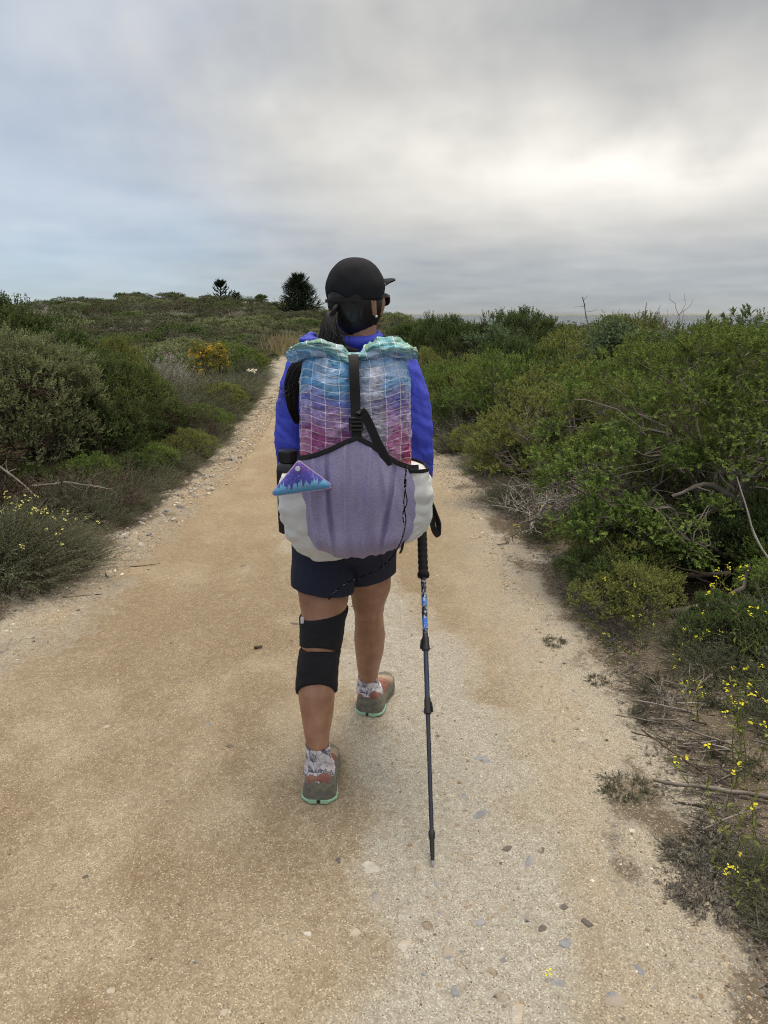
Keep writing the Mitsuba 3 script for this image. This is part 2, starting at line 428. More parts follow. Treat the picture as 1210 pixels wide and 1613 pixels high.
scene['mat_stone_slate'] = stone_skin((.225, .232, .25))
scene['mat_stone_pale'] = stone_skin((.42, .40, .36))
scene['mat_stone_dark'] = stone_skin((.12, .11, .10))
STONES = [  # x, y, half length, half width, height, kind
    (-.022, 1.646, .018, .014, .010, 's'), (.151, 1.478, .017, .014, .011, 's'), (.166, 1.376, .020, .014, .012, 's'), (.111, 1.563, .017, .013, .012, 'd'), (.045, 1.580, .011, .010, .008, 'p'),
    (.153, 1.602, .015, .008, .008, 's'), (.260, 1.765, .013, .010, .006, 's'), (.217, 1.812, .012, .009, .007, 's'), (0, 1.885, .013, .010, .008, 's'), (.415, 1.795, .028, .014, .006, 's'),
    (-.047, 1.757, .026, .018, .005, 'p'), (.145, 1.714, .020, .012, .005, 's'), (.344, 1.443, .012, .009, .008, 'p'), (.257, 1.425, .012, .009, .008, 'd'), (.412, 1.395, .020, .012, .009, 's'),
    (.520, 1.352, .027, .016, .009, 's'), (.301, 1.325, .026, .012, .005, 'p'), (.262, 1.362, .014, .008, .008, 'd'), (.475, 1.624, .012, .009, .006, 'd'), (.452, 1.505, .015, .011, .006, 's'),
    (.247, 1.575, .013, .011, .006, 's'), (.05, 1.498, .02, .011, .004, 'p'), (-.070, 1.530, .009, .014, .007, 'p'), (-1.08, 1.686, .020, .015, .012, 'p'), (-.66, 2.50, .013, .010, .008, 's'),
    (.31, 2.02, .03, .012, .006, 's'), (.27, 2.11, .022, .010, .006, 's'), (.36, 2.30, .032, .018, .004, 's'), (.36, 1.85, .016, .010, .007, 'd'), (.46, 1.84, .013, .009, .008, 'd'), (.52, 1.56, .016, .009, .009, 'd'),
    (.40, 1.56, .014, .010, .006, 'd'), (-.13, 1.78, .012, .010, .006, 'd'), (.05, 1.95, .013, .009, .006, 'p'), (-.19, 1.52, .010, .008, .006, 'p'), (.60, 1.42, .014, .009, .007, 's'), (.20, 2.52, .02, .012, .005, 's'),
    (-.86, 4.33, .024, .012, .014, 'd'), (-.44, 3.45, .02, .008, .010, 'd'), (-.55, 2.35, .012, .008, .008, 'd'), (-1.05, 2.52, .010, .008, .007, 'p'), (-.35, 1.30, .010, .008, .006, 'p'), (-.96, 1.47, .011, .009, .008, 'p'),
    (-.62, 1.36, .009, .007, .006, 'p'), (-.82, 1.72, .009, .007, .006, 'd'), (.33, 2.85, .016, .012, .006, 'p'), (.72, 2.40, .018, .012, .007, 'p')]
rng = np.random.default_rng(5)
for i in range(100):  # whitish rubble along the left edge, then the far right edge
    y_ = rng.uniform(4.0, 13) if i % 2 else rng.uniform(4.6, 7.5)
    l_, r_ = edges(y_)
    STONES.append((l_ + rng.normal() * .10 + .06, y_, *(np.array([.024, .018, .02]) * rng.uniform(.6, 1.9)), 'p' if rng.random() < .7 else 's'))
for i, (x_, y_, a_, b_, h_, k_) in enumerate(STONES):
    m = trimesh.creation.icosphere(subdivisions=2)
    v_ = np.array(m.vertices)
    pl = norm(rng.normal(size=(9, 3)) * [1, 1, .6])
    v_ = v_ * np.minimum(1, (rng.uniform(.55, .9, 9) / np.maximum(v_ @ pl.T, .05)).min(1))[:, None]
    v_ *= (.85 + .35 * meshkit.fbm(v_ * 2.5 + i * 7.3, 3))[:, None]
    g_ = 1.4 if i < 47 else 1.0
    v_ = v_ * [a_ * g_, b_ * g_, h_ * (.8 if i < 47 else 1)]
    an = rng.random() * 6.28
    v_ = np.stack([v_[:, 0] * math.cos(an) - v_[:, 1] * math.sin(an), v_[:, 0] * math.sin(an) + v_[:, 1] * math.cos(an), v_[:, 2]], -1)
    z_ = max(float(trail_z(np.array([x_]), np.array([y_]))[0]), float(ground_z(x_, y_)) - .02)
    key = 'trail__stone' + ('_%03d' % i if i else '')
    put(key, (v_ + [x_, y_, z_ - h_ * (.36 if i < 47 else .1)], np.array(m.faces)), {'s': 'mat_stone_slate', 'p': 'mat_stone_pale', 'd': 'mat_stone_dark'}[k_], smooth=22)


# ------------------------------------------------------------------ plant materials
def leaf_mat(key, old, new, alt, rough=.55, trans=.45, freq=1.3):
    """Leaf albedo: varies by leaf and by shoot (uv.x), young leaves at shoot tips (uv.y), and from plant to plant."""
    def fn(p, n, uv):
        w = mikit.noise(p.x * freq, p.y * freq, p.z * freq)
        c = mikit.mix(mi.Color3f(*old), mi.Color3f(*new), dr.clip(.15 + .55 * uv.x + .45 * mikit.smoothstep(.45, 1, uv.y) - .2, 0, 1))
        return mikit.mix(c, mi.Color3f(*alt), mikit.smoothstep(.45, .8, w) * .7) * (.75 + .5 * uv.x)
    scene[key] = {'type': 'principledthin', 'base_color': mikit.proc(fn), 'roughness': rough, 'diff_trans': trans, 'eta': 1.4}


def wood_mat(key, a, b, freq=30):
    def fn(p, n, uv):
        return mikit.mix(mi.Color3f(*a), mi.Color3f(*b), mikit.fbm(p.x * freq, p.y * freq, p.z * freq * .5, 3))
    scene[key] = {'type': 'diffuse', 'reflectance': mikit.proc(fn)}


leaf_mat('leaf_coyote', (0.14, 0.165, 0.085), (0.3, 0.33, 0.17), (0.2, 0.235, 0.11))
leaf_mat('leaf_dark', (0.055, 0.085, 0.035), (0.145, 0.205, 0.072), (0.11, 0.135, 0.05))
leaf_mat('leaf_bright', (0.08, 0.125, 0.036), (0.23, 0.325, 0.085), (0.165, 0.2, 0.055), rough=.42)
leaf_mat('leaf_olive', (0.125, 0.145, 0.048), (0.29, 0.32, 0.1), (0.19, 0.21, 0.07))
leaf_mat('leaf_sage', (0.135, 0.155, 0.1), (0.27, 0.295, 0.195), (0.18, 0.2, 0.12))
leaf_mat('leaf_silver', (0.2883, 0.3191, 0.2471), (0.45, 0.45, 0.4221), (0.35, 0.3706, 0.2883))
leaf_mat('leaf_toyon', (0.075, 0.115, 0.065), (0.18, 0.245, 0.13), (0.13, 0.17, 0.08), rough=.35)
leaf_mat('leaf_scrub', (0.065, 0.08, 0.046), (0.165, 0.18, 0.092), (0.135, 0.135, 0.1), freq=.35)
leaf_mat('leaf_dead', (.12, .11, .09), (.31, .29, .25), (.16, .15, .13), trans=.1)
leaf_mat('leaf_straw', (0.3692, 0.2982, 0.1704), (0.4, 0.4, 0.2698), (0.4, 0.3834, 0.213))
leaf_mat('leaf_conifer', (0.0199, 0.0398, 0.0227), (0.0497, 0.0795, 0.0398), (0.0312, 0.0511, 0.0284), trans=.1)
wood_mat('bark_grey', (.10, .085, .072), (.27, .245, .215))
wood_mat('bark_dark', (.045, .036, .028), (.13, .105, .085))
wood_mat('bark_pale', (.18, .165, .15), (.42, .395, .365))
scene['petal_yellow'] = {'type': 'principledthin', 'base_color': {'type': 'rgb', 'value': (.80, .76, .06)}, 'roughness': .6, 'diff_trans': .6}
scene['petal_pale'] = {'type': 'principledthin', 'base_color': {'type': 'rgb', 'value': (.78, .76, .26)}, 'roughness': .6, 'diff_trans': .6}
scene['petal_orange'] = {'type': 'principledthin', 'base_color': {'type': 'rgb', 'value': (.56, .38, .05)}, 'roughness': .6, 'diff_trans': .6}
scene['petal_cream'] = {'type': 'principledthin', 'base_color': {'type': 'rgb', 'value': (.78, .74, .62)}, 'roughness': .6, 'diff_trans': .6}
scene['leaf_red'] = {'type': 'principledthin', 'base_color': {'type': 'rgb', 'value': (.16, .045, .03)}, 'roughness': .5, 'diff_trans': .4}

used = {}


def numbered(name):
    used[name] = used.get(name, -1) + 1
    return name + ('_%03d' % used[name] if used[name] else '')


def species(key, parts):
    """A shapegroup: {part: (mesh, bsdf)}."""
    scene[key] = {'type': 'shapegroup', **{k: mikit.ply((m[0], m[1]), b, uv=m[2] if len(m) > 2 else None) for k, (m, b) in parts.items()}}


def plant(name, grp, x, y, rot=0.0, s=1.0, label=None, cat='bush', group=None, dz=0.0, sz=None, tilt=0.0):
    key = numbered(name)
    to = T().translate([x, y, float(ground_z(x, y)) + dz]).rotate([0, 0, 1], rot).rotate([0, 1, 0], tilt).scale([s, s, sz or s])
    scene[key] = {'type': 'instance', 'to_world': to, 'group': {'type': 'ref', 'id': grp}}
    tag(key, label, cat, group)
    return key


def pieces(b, leaf, bark):
    return {'foliage': (b['foliage'], leaf), 'branches': (b['branches'], bark)}


# ------------------------------------------------------------------ the large bushes beside the trail (each its own shape)
def own_bush(name, x, y, b, leaf, bark, label, group=None, cat='bush', rot=0.0):
    key = numbered(name)
    c, s_ = math.cos(math.radians(rot)), math.sin(math.radians(rot))
    M = np.array([[c, -s_, 0], [s_, c, 0], [0, 0, 1.0]])
    o = np.array([x, y, float(ground_z(x, y))])
    for part, m in b.items():
        bs = {'foliage': leaf, 'branches': bark}.get(part, leaf)
        put(key + '__' + part, (m[0] @ M.T + o, *m[1:]), bs)
    tag(key, label, cat, group)
    return key


# right foreground: broad bright green bush whose sprays hang over a tangle of bare stems
own_bush('green_bush', 2.05, 4.5, bush(101, [
    (.15, .10, .94, .80, .70, .42), (-.42, -.05, .86, .55, .5, .36), (-.72, -.30, .52, .45, .42, .26), (-.80, -.52, .26, .30, .32, .18),
    (.55, -.20, .98, .60, .55, .40), (.22, -.52, .80, .50, .36, .30), (1.0, .2, 1.10, .6, .6, .42), (-.12, -.55, .58, .36, .30, .22),
    (.40, -.72, .30, .30, .26, .20), (-.40, -.62, .34, .34, .28, .18), (.85, -.45, .62, .34, .3, .28)],
    7600, rc=.115, per=17, L=(.05, .11), nleaf=14, ll=.021, lw=.0135, ang=1.0, droop=.15, up=.22, hole=.33, stem=.026, nsub=7, tuft=.35, under=.28, inner=.30), 'leaf_bright', 'bark_grey',
    'large bright green bush overhanging the right side of the trail with bare stems showing underneath')
# right middle: olive green bush beyond it
own_bush('olive_bush', 1.55, 6.2, bush(102, [
    (0, 0, .55, .62, .5, .28), (-.35, -.15, .50, .36, .36, .22), (-.56, -.25, .32, .26, .28, .20), (.45, .1, .60, .45, .45, .26), (.1, -.3, .48, .4, .3, .2), (-.20, .3, .58, .4, .4, .26)],
    3600, rc=.10, per=17, L=(.05, .10), nleaf=13, ll=.022, lw=.014, ang=1.0, up=.3, hole=.34, stem=.020, nsub=7, tuft=.35, under=.2), 'leaf_olive', 'bark_grey',
    'low olive green bush above a tangle of bare grey branches on the right')
# left foreground: grey green bush cut by the left edge of the picture
own_bush('coyote_bush', -3.45, 6.5, bush(103, [
    (0, 0, .84, .80, .75, .46), (.45, -.25, .80, .50, .5, .36), (.20, -.45, .62, .55, .42, .36), (-.5, -.3, .75, .6, .5, .45), (.62, .1, .56, .36, .4, .32), (-.2, -.62, .44, .42, .3, .26), (.5, -.42, .45, .35, .32, .26)],
    7800, rc=.105, per=17, L=(.05, .12), nleaf=14, ll=.021, lw=.0122, ang=.75, up=.55, hole=.30, stem=.026, nsub=16, under=.25, inner=.28), 'leaf_coyote', 'bark_dark',
    'rounded grey green bush cut off by the left edge of the picture')
own_bush('dark_bush', -2.80, 7.15, bush(104, [
    (0, 0, .66, .46, .5, .44), (.22, -.3, .42, .34, .36, .34), (-.15, -.3, .62, .4, .4, .36), (.12, .35, .66, .42, .4, .36), (.28, -.42, .22, .26, .28, .22), (-.3, .2, .68, .4, .4, .36)],
    5200, rc=.10, per=16, L=(.05, .11), nleaf=14, ll=.022, lw=.012, ang=.85, up=.5, hole=.31, stem=.022, nsub=14, under=.4), 'leaf_dark', 'bark_dark',
    'dark green leafy bush reaching the left trail edge beside the grey green one')

# ------------------------------------------------------------------ kinds of shrub that repeat
for k in range(2):
    species('kind_green_%d' % k, pieces(bush(200 + k, lobed(20 + k, .75, .7, 1.0), 3000, rc=.12, L=(.06, .13), nleaf=12, ll=.026, lw=.016, up=.4, hole=.34, nsub=8, tuft=.3), 'leaf_bright', 'bark_grey'))
    species('kind_dark_%d' % k, pieces(bush(210 + k, lobed(30 + k, .75, .7, 1.0, 8), 3000, rc=.12, L=(.06, .13), nleaf=13, ll=.027, lw=.0145, ang=.85, up=.55, hole=.32, nsub=8), 'leaf_dark', 'bark_dark'))
    species('kind_olive_%d' % k, pieces(bush(220 + k, lobed(40 + k, .75, .7, 1.0), 2800, rc=.12, L=(.06, .13), nleaf=12, ll=.027, lw=.0165, up=.45, hole=.35, nsub=8, tuft=.3), 'leaf_olive', 'bark_grey'))


def sage(seed, R, H, n, lean=(0, 0), nleaf=30, ll=.02, lw=.0022):
    """Feathery plumes rising and leaning outwards from a crowded base."""
    rng = np.random.default_rng(seed)
    a, q = rng.random(n) * 6.28, np.sqrt(rng.random(n))
    o = np.stack([np.cos(a), np.sin(a), 0 * a], -1)
    L = H * rng.uniform(.40, .75, n)
    P = o * (q * R * .75)[:, None] + np.array([0, 0, 1.0]) * ((1 - q ** 2) * H * .45 * rng.random(n) + .02)[:, None]
    D = norm(o * (q * 1.0)[:, None] + [lean[0], lean[1], .85] + rng.normal(size=(n, 3)) * .22)
    lv, tw = shoots(rng, P, D, L, nleaf, ll, lw, .55, .22, .08, .0016, 0, .3, .7)
    B = limb_paths(rng, np.zeros((n // 4, 3)) + rng.normal(size=(n // 4, 3)) * [.06, .06, 0], P[:n // 4], 5, .15)
    return {'foliage': lv, 'branches': join([tw, tubes(B, np.linspace(1, .4, 5)[None] * .006 * np.ones((n // 4, 1)), 4)])[:2]}


for k in range(3):
    species('kind_sage_%d' % k, pieces(sage(300 + k, .45, .60, 520, lean=(.25 * (k == 1), 0), nleaf=22, ll=.034, lw=.0062), 'leaf_sage', 'bark_dark'))
species('kind_silver', pieces(sage(310, .50, .55, 620, nleaf=22, ll=.04, lw=.007), 'leaf_silver', 'bark_pale'))
for k in range(3):
    species('kind_bare_%d' % k, {'branches': (twiggy(320 + k, 34, .5, .8, r=.0065, depth=3, spread=.75, kids=6, shrink=.62, base_r=.16), 'bark_pale' if k == 2 else 'bark_grey')})

species('kind_bare_3', {'branches': (twiggy(323, 34, .5, .8, r=.0065, depth=3, spread=.85, kids=6, shrink=.62, base_r=.16), 'bark_dark')})
species('kind_tangle', {'branches': (twiggy(325, 24, .6, .5, r=.0105, depth=3, spread=1.5, kids=4, shrink=.68, up=-.12, base_r=.30, k=6, wob=.30, L0=.50), 'bark_grey')})


def whorled(seed, n=230, H=1.5):
    """Tall shrub with long lance-shaped leaves in whorls at the stem ends."""
    rng = np.random.default_rng(seed)
    lob = lobed(seed, .85, .7, H, 8, .45)
    P, D, li = crown(rng, lob, n, up=.7, rand=.3, hole=.30, inner=.5, under=.35)
    L = rng.uniform(.10, .2, len(P))
    lv, tw = shoots(rng, P - D * L[:, None] * .6, D, L, 15, .085, .026, .95, .0, .25, .003, .55, .25, .5)
    C = np.array(lob)[:, :3]
    P1 = limb_paths(rng, rng.normal(size=(len(C), 3)) * [.1, .1, 0], C, 7, .15)
    P2 = limb_paths(rng, P1[li, rng.integers(3, 7, len(li))], P - D * L[:, None] * .6, 6, .15)
    br = join([tw, tubes(P1, np.linspace(1, .5, 7)[None] * .018 * np.ones((len(C), 1)), 6), tubes(P2, np.linspace(1, .4, 6)[None] * .006 * np.ones((len(P2), 1)), 4)])[:2]
    return {'foliage': lv, 'branches': br}


for k in range(2):
    species('kind_whorl_%d' % k, pieces(whorled(330 + k), 'leaf_toyon', 'bark_grey'))
species('kind_sprig', pieces(bush(340, lobed(60, .35, .35, 1.5, 6, .5, .4), 420, rc=.13, per=5, L=(.12, .25), nleaf=9, ll=.055, lw=.028, ang=1.1, up=.5, hole=.30, nsub=8, inner=.7), 'leaf_toyon', 'bark_dark'))
# far scrub: small meshes, many copies
for k, lf in enumerate(['leaf_scrub', 'leaf_dark', 'leaf_coyote', 'leaf_scrub']):
    species('kind_scrub_%d' % k, pieces(bush(400 + k, lobed(70 + k, .95, .9, 1.0, 8), 700, rc=.17, per=9, L=(.08, .17), nleaf=8, ll=.06, lw=.032, up=.4, hole=.33, nsub=3, twig=0), lf, 'bark_grey'))
for k in range(2):
    species('kind_scrub_%d' % (4 + k), pieces(sage(410 + k, .8, .8, 270, nleaf=14, ll=.06, lw=.011), ['leaf_sage', 'leaf_silver'][k], 'bark_pale'))
species('kind_scrub_6', {'branches': (twiggy(411, 34, .7, .9, r=.011, depth=3, spread=1.0, kids=4, shrink=.62, base_r=.25, k=4), 'bark_pale')})


# ------------------------------------------------------------------ left side, near to far
GL = 'feathery grey green plants along the left trail edge'
plant('coyote_bush', 'kind_dark_0', -4.75, 9.4, 30, 1.45, 'dark round bush behind the grey green bush at the far left', sz=1.62)
plant('coyote_bush', 'kind_green_1', -5.9, 11.3, 80, 1.1, 'green bush farthest left against the sky', sz=1.2)
plant('olive_bush', 'kind_olive_0', -3.75, 10.7, 110, .75, 'yellow green bush behind the dark leafy bush on the left', sz=1.12)
plant('olive_bush', 'kind_green_0', -3.2, 9.6, 10, .62, 'fresh green bush between the dark leafy bush and the orange flowered one', sz=.80)
plant('sagebrush', 'kind_sage_0', -2.72, 9.4, 0, 1.15, 'grey feathery sagebrush leaning towards the trail beyond the dark leafy bush', 'sagebrush')
plant('sagebrush', 'kind_sage_1', -2.85, 10.6, 40, 1.35, 'tall grey feathery sagebrush in front of the silver one', 'sagebrush')
plant('sagebrush', 'kind_sage_2', -2.55, 12.2, 200, 1.15, 'feathery sagebrush at the trail edge below the orange flowered bush', 'sagebrush')
plant('sagebrush', 'kind_silver', -4.0, 13.4, 0, 1.5, 'pale silver sagebrush left of the orange flowered bush', 'sagebrush')
plant('sagebrush', 'kind_silver', -2.95, 16.4, 120, 1.05, 'pale feathery sagebrush at the far trail edge beside the round green bush', 'sagebrush')
plant('bare_shrub', 'kind_bare_1', -3.3, 12.4, 0, 1.0, 'grey bare twiggy shrub beneath the orange flowered bush', 'bare shrub')
plant('bare_shrub', 'kind_bare_3', -2.35, 8.5, 0, .8, 'dark twiggy shrub between dark leafy bush and sagebrush', 'bare shrub')
plant('green_bush', 'kind_green_1', -3.3, 16.3, 20, .95, 'small round bright green bush left of the trail bend', sz=.85)
ORD = 'first second third fourth fifth sixth seventh eighth ninth tenth eleventh twelfth thirteenth fourteenth fifteenth sixteenth seventeenth eighteenth nineteenth twentieth'.split()
ORD += ['twenty-' + q for q in ORD[:9]]
LE = [(-2.1, 5.9, .62), (-2.35, 5.35, .7), (-2.02, 7.1, .5), (-2.1, 8.1, .6), (-2.15, 9.3, .6), (-2.25, 10.4, .65), (-2.3, 11.4, .65), (-2.5, 12.9, .8), (-2.6, 14.1, .75), (-2.75, 15.2, .8), (-3.0, 17.6, .8), (-3.3, 19.3, .8), (-3.6, 21.5, .9), (-3.15, 13.2, 1.0), (-3.5, 15.0, 1.0),
      (-2.06, 5.2, .5), (-2.0, 5.55, .5), (-2.25, 5.7, .5), (-2.45, 5.0, .5), (-2.02, 6.4, .5), (-2.0, 6.9, .45), (-2.02, 7.7, .5), (-2.1, 8.7, .6)]
for i, (x_, y_, s_) in enumerate(sorted(LE, key=lambda q: q[1])):
    plant('sagebrush', 'kind_sage_%d' % (i % 3), x_, y_, i * 77, s_, ORD[i] + ' grey green feathery plant from the camera along the left trail edge', 'sagebrush', GL)
plant('low_bush', 'kind_green_0', -2.42, 6.0, 200, .34, 'small fresh green plant under the dark leafy bush')
plant('low_bush', 'kind_green_1', -2.8, 5.9, 90, .28, 'small fresh green plant under the grey green bush at left')
plant('low_bush', 'kind_green_1', -2.3, 11.9, 90, .30, 'small bright green plant low among the sagebrush on the left')

for i, (x_, y_, s_, k, lab) in enumerate([(-2.0, 7.5, .36, 'olive_0', 'olive leafy clump at the trail edge beside the dark leafy bush'), (-2.15, 9.0, .42, 'green_0', 'green leafy clump at the trail edge in front of the sagebrush'), (-2.35, 10.9, .5, 'olive_1', 'olive leafy clump at the far left trail edge')]):
    plant('low_bush', 'kind_' + k, x_, y_, i * 71, s_, lab)
UG = 'dark undergrowth clumps beneath the left bushes'
for i, (x_, y_, s_, k) in enumerate(sorted([(-2.25, 6.4, .34, 'dark_1'), (-2.9, 6.5, .34, 'dark_0'), (-2.15, 6.9, .35, 'green_0'), (-2.6, 8.3, .6, 'dark_0'), (-3.2, 8.4, .8, 'olive_1'), (-2.9, 7.9, .7, 'dark_1')], key=lambda q: q[1])):
    plant('undergrowth_bush', 'kind_' + k, x_, y_, i * 63, s_, ORD[i] + ' dark undergrowth clump from the camera beneath the large left bushes', 'bush', UG, sz=s_ * .85)

# ------------------------------------------------------------------ right side, near to far
plant('green_bush', 'kind_green_0', 1.45, 8.2, 40, .95, 'rounded green bush right of the hiker, beyond the olive green one', sz=.98)
plant('green_bush', 'kind_olive_1', 1.9, 7.4, 140, .85, 'olive bush between two green bushes on the right', sz=.98)
plant('green_bush', 'kind_green_1', 1.05, 10.0, 200, .75, 'green bush nearest the hiker on the right side', sz=.85)
plant('green_bush', 'kind_green_0', 2.9, 7.3, 250, .95, 'green bush below the lance leaved shrub at right', sz=1.25)
plant('green_bush', 'kind_green_1', 3.55, 6.2, 20, .9, 'bright green bush at the right edge of the picture, near the skyline', sz=1.42)
plant('dark_bush', 'kind_dark_1', 2.35, 14.2, 0, 1.25, 'dark rounded bush standing out against the sky right of the hiker', sz=1.50)
plant('dark_bush', 'kind_dark_0', 1.35, 15.0, 70, 1.1, 'dark green bush just right of the hiker on the skyline', sz=1.42)
plant('dark_bush', 'kind_dark_1', .75, 17.0, 140, 1.1, 'dark bush partly hidden behind the pack on the right', sz=1.36)
plant('dark_bush', 'kind_dark_0', 3.6, 12.0, 200, 1.3, 'dark green bush behind the bare grey shrubs', sz=1.36)
plant('bare_shrub', 'kind_bare_1', 2.15, 9.2, 0, 1.5, 'bare grey shrub with upright twigs among the green bushes on the right', 'bare shrub', sz=1.35)
plant('bare_shrub', 'kind_bare_0', 2.7, 8.9, 50, 1.5, 'bare dark shrub with twigs rising above the skyline at right', 'bare shrub', sz=1.9)
plant('bare_shrub', 'kind_bare_1', 1.75, 11.0, 90, 1.4, 'grey bare shrub beneath the dark rounded bush', 'bare shrub', sz=1.25)
plant('bare_shrub', 'kind_bare_2', 2.5, 5.9, 130, 1.0, 'pale bare twigs behind the large bright green bush', 'bare shrub', sz=1.3)
plant('bare_shrub', 'kind_bare_2', 1.35, 5.35, 10, .95, 'tangle of pale bare branches beneath the olive green bush', 'bare shrub', sz=.50)
plant('bare_shrub', 'kind_bare_0', 1.75, 5.6, 220, .95, 'dark tangle of bare branches between the olive bush and the large green one', 'bare shrub', sz=.6)
plant('bare_shrub', 'kind_tangle', 1.62, 5.5, 60, .9, 'wide tangle of crooked grey branches lying between the olive bush and the large green one', 'bare shrub', sz=.85)
plant('bare_shrub', 'kind_tangle', 1.62, 4.98, 140, .55, 'low tangle of crooked grey branches nearest the trail on the right', 'bare shrub', sz=.7)
plant('bare_shrub', 'kind_bare_2', 1.0, 8.6, 70, .7, 'pale bare branches low beside the trail behind the hiker', 'bare shrub', sz=.6)
plant('whorled_shrub', 'kind_whorl_0', 3.15, 7.0, 0, 1.0, 'tall shrub with long lance leaves on the skyline at right', 'shrub', sz=.92)
plant('whorled_shrub', 'kind_whorl_1', 3.75, 7.7, 120, 1.0, 'shrub with long dark lance leaves at the right edge of the skyline', 'shrub', sz=.92)
plant('sprig_shrub', 'kind_sprig', 2.55, 7.9, 0, 1.0, 'slender broad leaved shrub standing up against the sky left of the lance leaved one', 'shrub', sz=.93)
plant('sprig_shrub', 'kind_sprig', 1.55, 11.6, 140, .9, 'yellowish slender shrub beside the dark rounded bush', 'shrub', sz=.86)
plant('olive_bush', 'kind_olive_0', 3.0, 9.4, 60, 1.1, 'olive bush behind the bare twigs on the right', sz=1.38)
plant('olive_bush', 'kind_olive_1', 2.0, 5.35, 210, .6, 'olive green growth between the large green bush and the bare branches', sz=.95)
plant('low_bush', 'kind_dark_1', 1.45, 4.0, 0, .42, 'dark low growth under the large bright green bush at the trail edge')
plant('low_bush', 'kind_olive_0', 1.32, 3.72, 90, .34, 'small olive green growth low at the right trail edge')
plant('low_bush', 'kind_dark_0', 2.2, 3.9, 190, .5, 'dark leafy growth under the right part of the large bush')
plant('low_bush', 'kind_green_0', 2.12, 3.75, 300, .42, 'fresh green growth hanging at the right edge below the large bush')
plant('sagebrush', 'kind_sage_2', 1.75, 3.0, 60, .62, 'grey green feathery plant at the right edge of the picture', 'sagebrush')
plant('sagebrush', 'kind_sage_0', 1.42, 3.05, 160, .42, 'small feathery plant among the yellow flowers on the right', 'sagebrush')
VG = [(1.64, 2.62, .46, 's0', 'dark feathery plant behind the fallen sticks at right'), (1.50, 3.12, .24, 'd1', 'dark leafy clump in front of the thick gnarled branch'), (1.95, 3.25, .36, 'g0', 'fresh green clump at the right edge under the big bush'),
      (1.36, 2.82, .34, 's1', 'small feathery plant in the middle of the right verge'), (1.46, 2.40, .38, 's2', 'low feathery plant at the right edge just above the sticks'), (1.20, 3.42, .30, 'o0', 'small olive clump at the left end of the gnarled branch'), (1.64, 2.95, .24, 'd0', 'dark leafy clump between the feathery plants on the right'),
      (1.02, 1.52, .24, 's1', 'dark feathery plant in the lower right corner'), (1.06, 1.66, .26, 's0', 'feathery plant behind the flowered stalks at lower right'), (1.15, 3.72, .30, 'd1', 'small dark leafy clump at the trail edge under the overhanging bush'), (1.30, 4.1, .34, 'o1', 'olive leafy clump at the trail edge left of the large green bush')]
for i, (x_, y_, s_, k, lab) in enumerate(VG):
    plant('sagebrush' if k[0] == 's' else 'low_bush', {'s': 'kind_sage_', 'd': 'kind_dark_', 'g': 'kind_green_', 'o': 'kind_olive_'}[k[0]] + k[1], x_, y_, i * 67, s_, lab, 'sagebrush' if k[0] == 's' else 'bush')
for i, (x_, y_, s_) in enumerate([(1.05, 5.7, .5), (.98, 7.0, .5), (.80, 8.2, .6), (.70, 9.3, .6), (1.15, 4.9, .4)]):
    plant('sagebrush', 'kind_sage_%d' % (i % 3), x_, y_, i * 50, s_, 'low feathery plant on the right trail edge beyond the hiker', 'sagebrush', 'feathery plants on the right trail edge')

UR = 'dark undergrowth clumps beneath the right bushes'
for i, (x_, y_, s_, k) in enumerate(sorted([(1.25, 6.9, .5, 'dark_0'), (1.05, 7.5, .5, 'olive_1'), (.95, 8.9, .55, 'dark_1'), (.85, 9.9, .6, 'olive_0'), (.75, 11.2, .7, 'green_1'), (.6, 12.6, .8, 'olive_1'), (1.9, 6.4, .7, 'dark_0'), (2.4, 6.6, .8, 'olive_0'), (2.2, 8.3, .9, 'dark_1'), (2.9, 6.1, .8, 'dark_0'), (1.6, 4.35, .42, 'dark_0'), (1.9, 4.1, .45, 'dark_1'), (2.4, 3.9, .6, 'dark_0'), (2.2, 5.2, .6, 'dark_1'), (1.4, 9.6, .8, 'olive_1'), (1.9, 10.6, 1.0, 'dark_0'), (2.7, 10.6, 1.1, 'olive_0')], key=lambda q: q[1])):
    plant('undergrowth_bush', 'kind_' + k, x_, y_, i * 63, s_, ORD[i] + ' dark undergrowth clump from the camera among the right bushes', 'bush', UR, sz=s_ * (.85 if y_ < 8 else 1.1))

# ------------------------------------------------------------------ scrub covering the land beyond
rng = np.random.default_rng(9)
cnt = 0


def scrub(x, y, k, s, sz):
    global cnt
    cnt += 1
    scene['coastal_scrub__%03d' % cnt] = {'type': 'instance', 'group': {'type': 'ref', 'id': 'kind_scrub_%d' % k},
        'to_world': T().translate([x, y, float(ground_z(x, y)) - .05]).rotate([0, 0, 1], rng.random() * 360).scale([s, s, sz])}


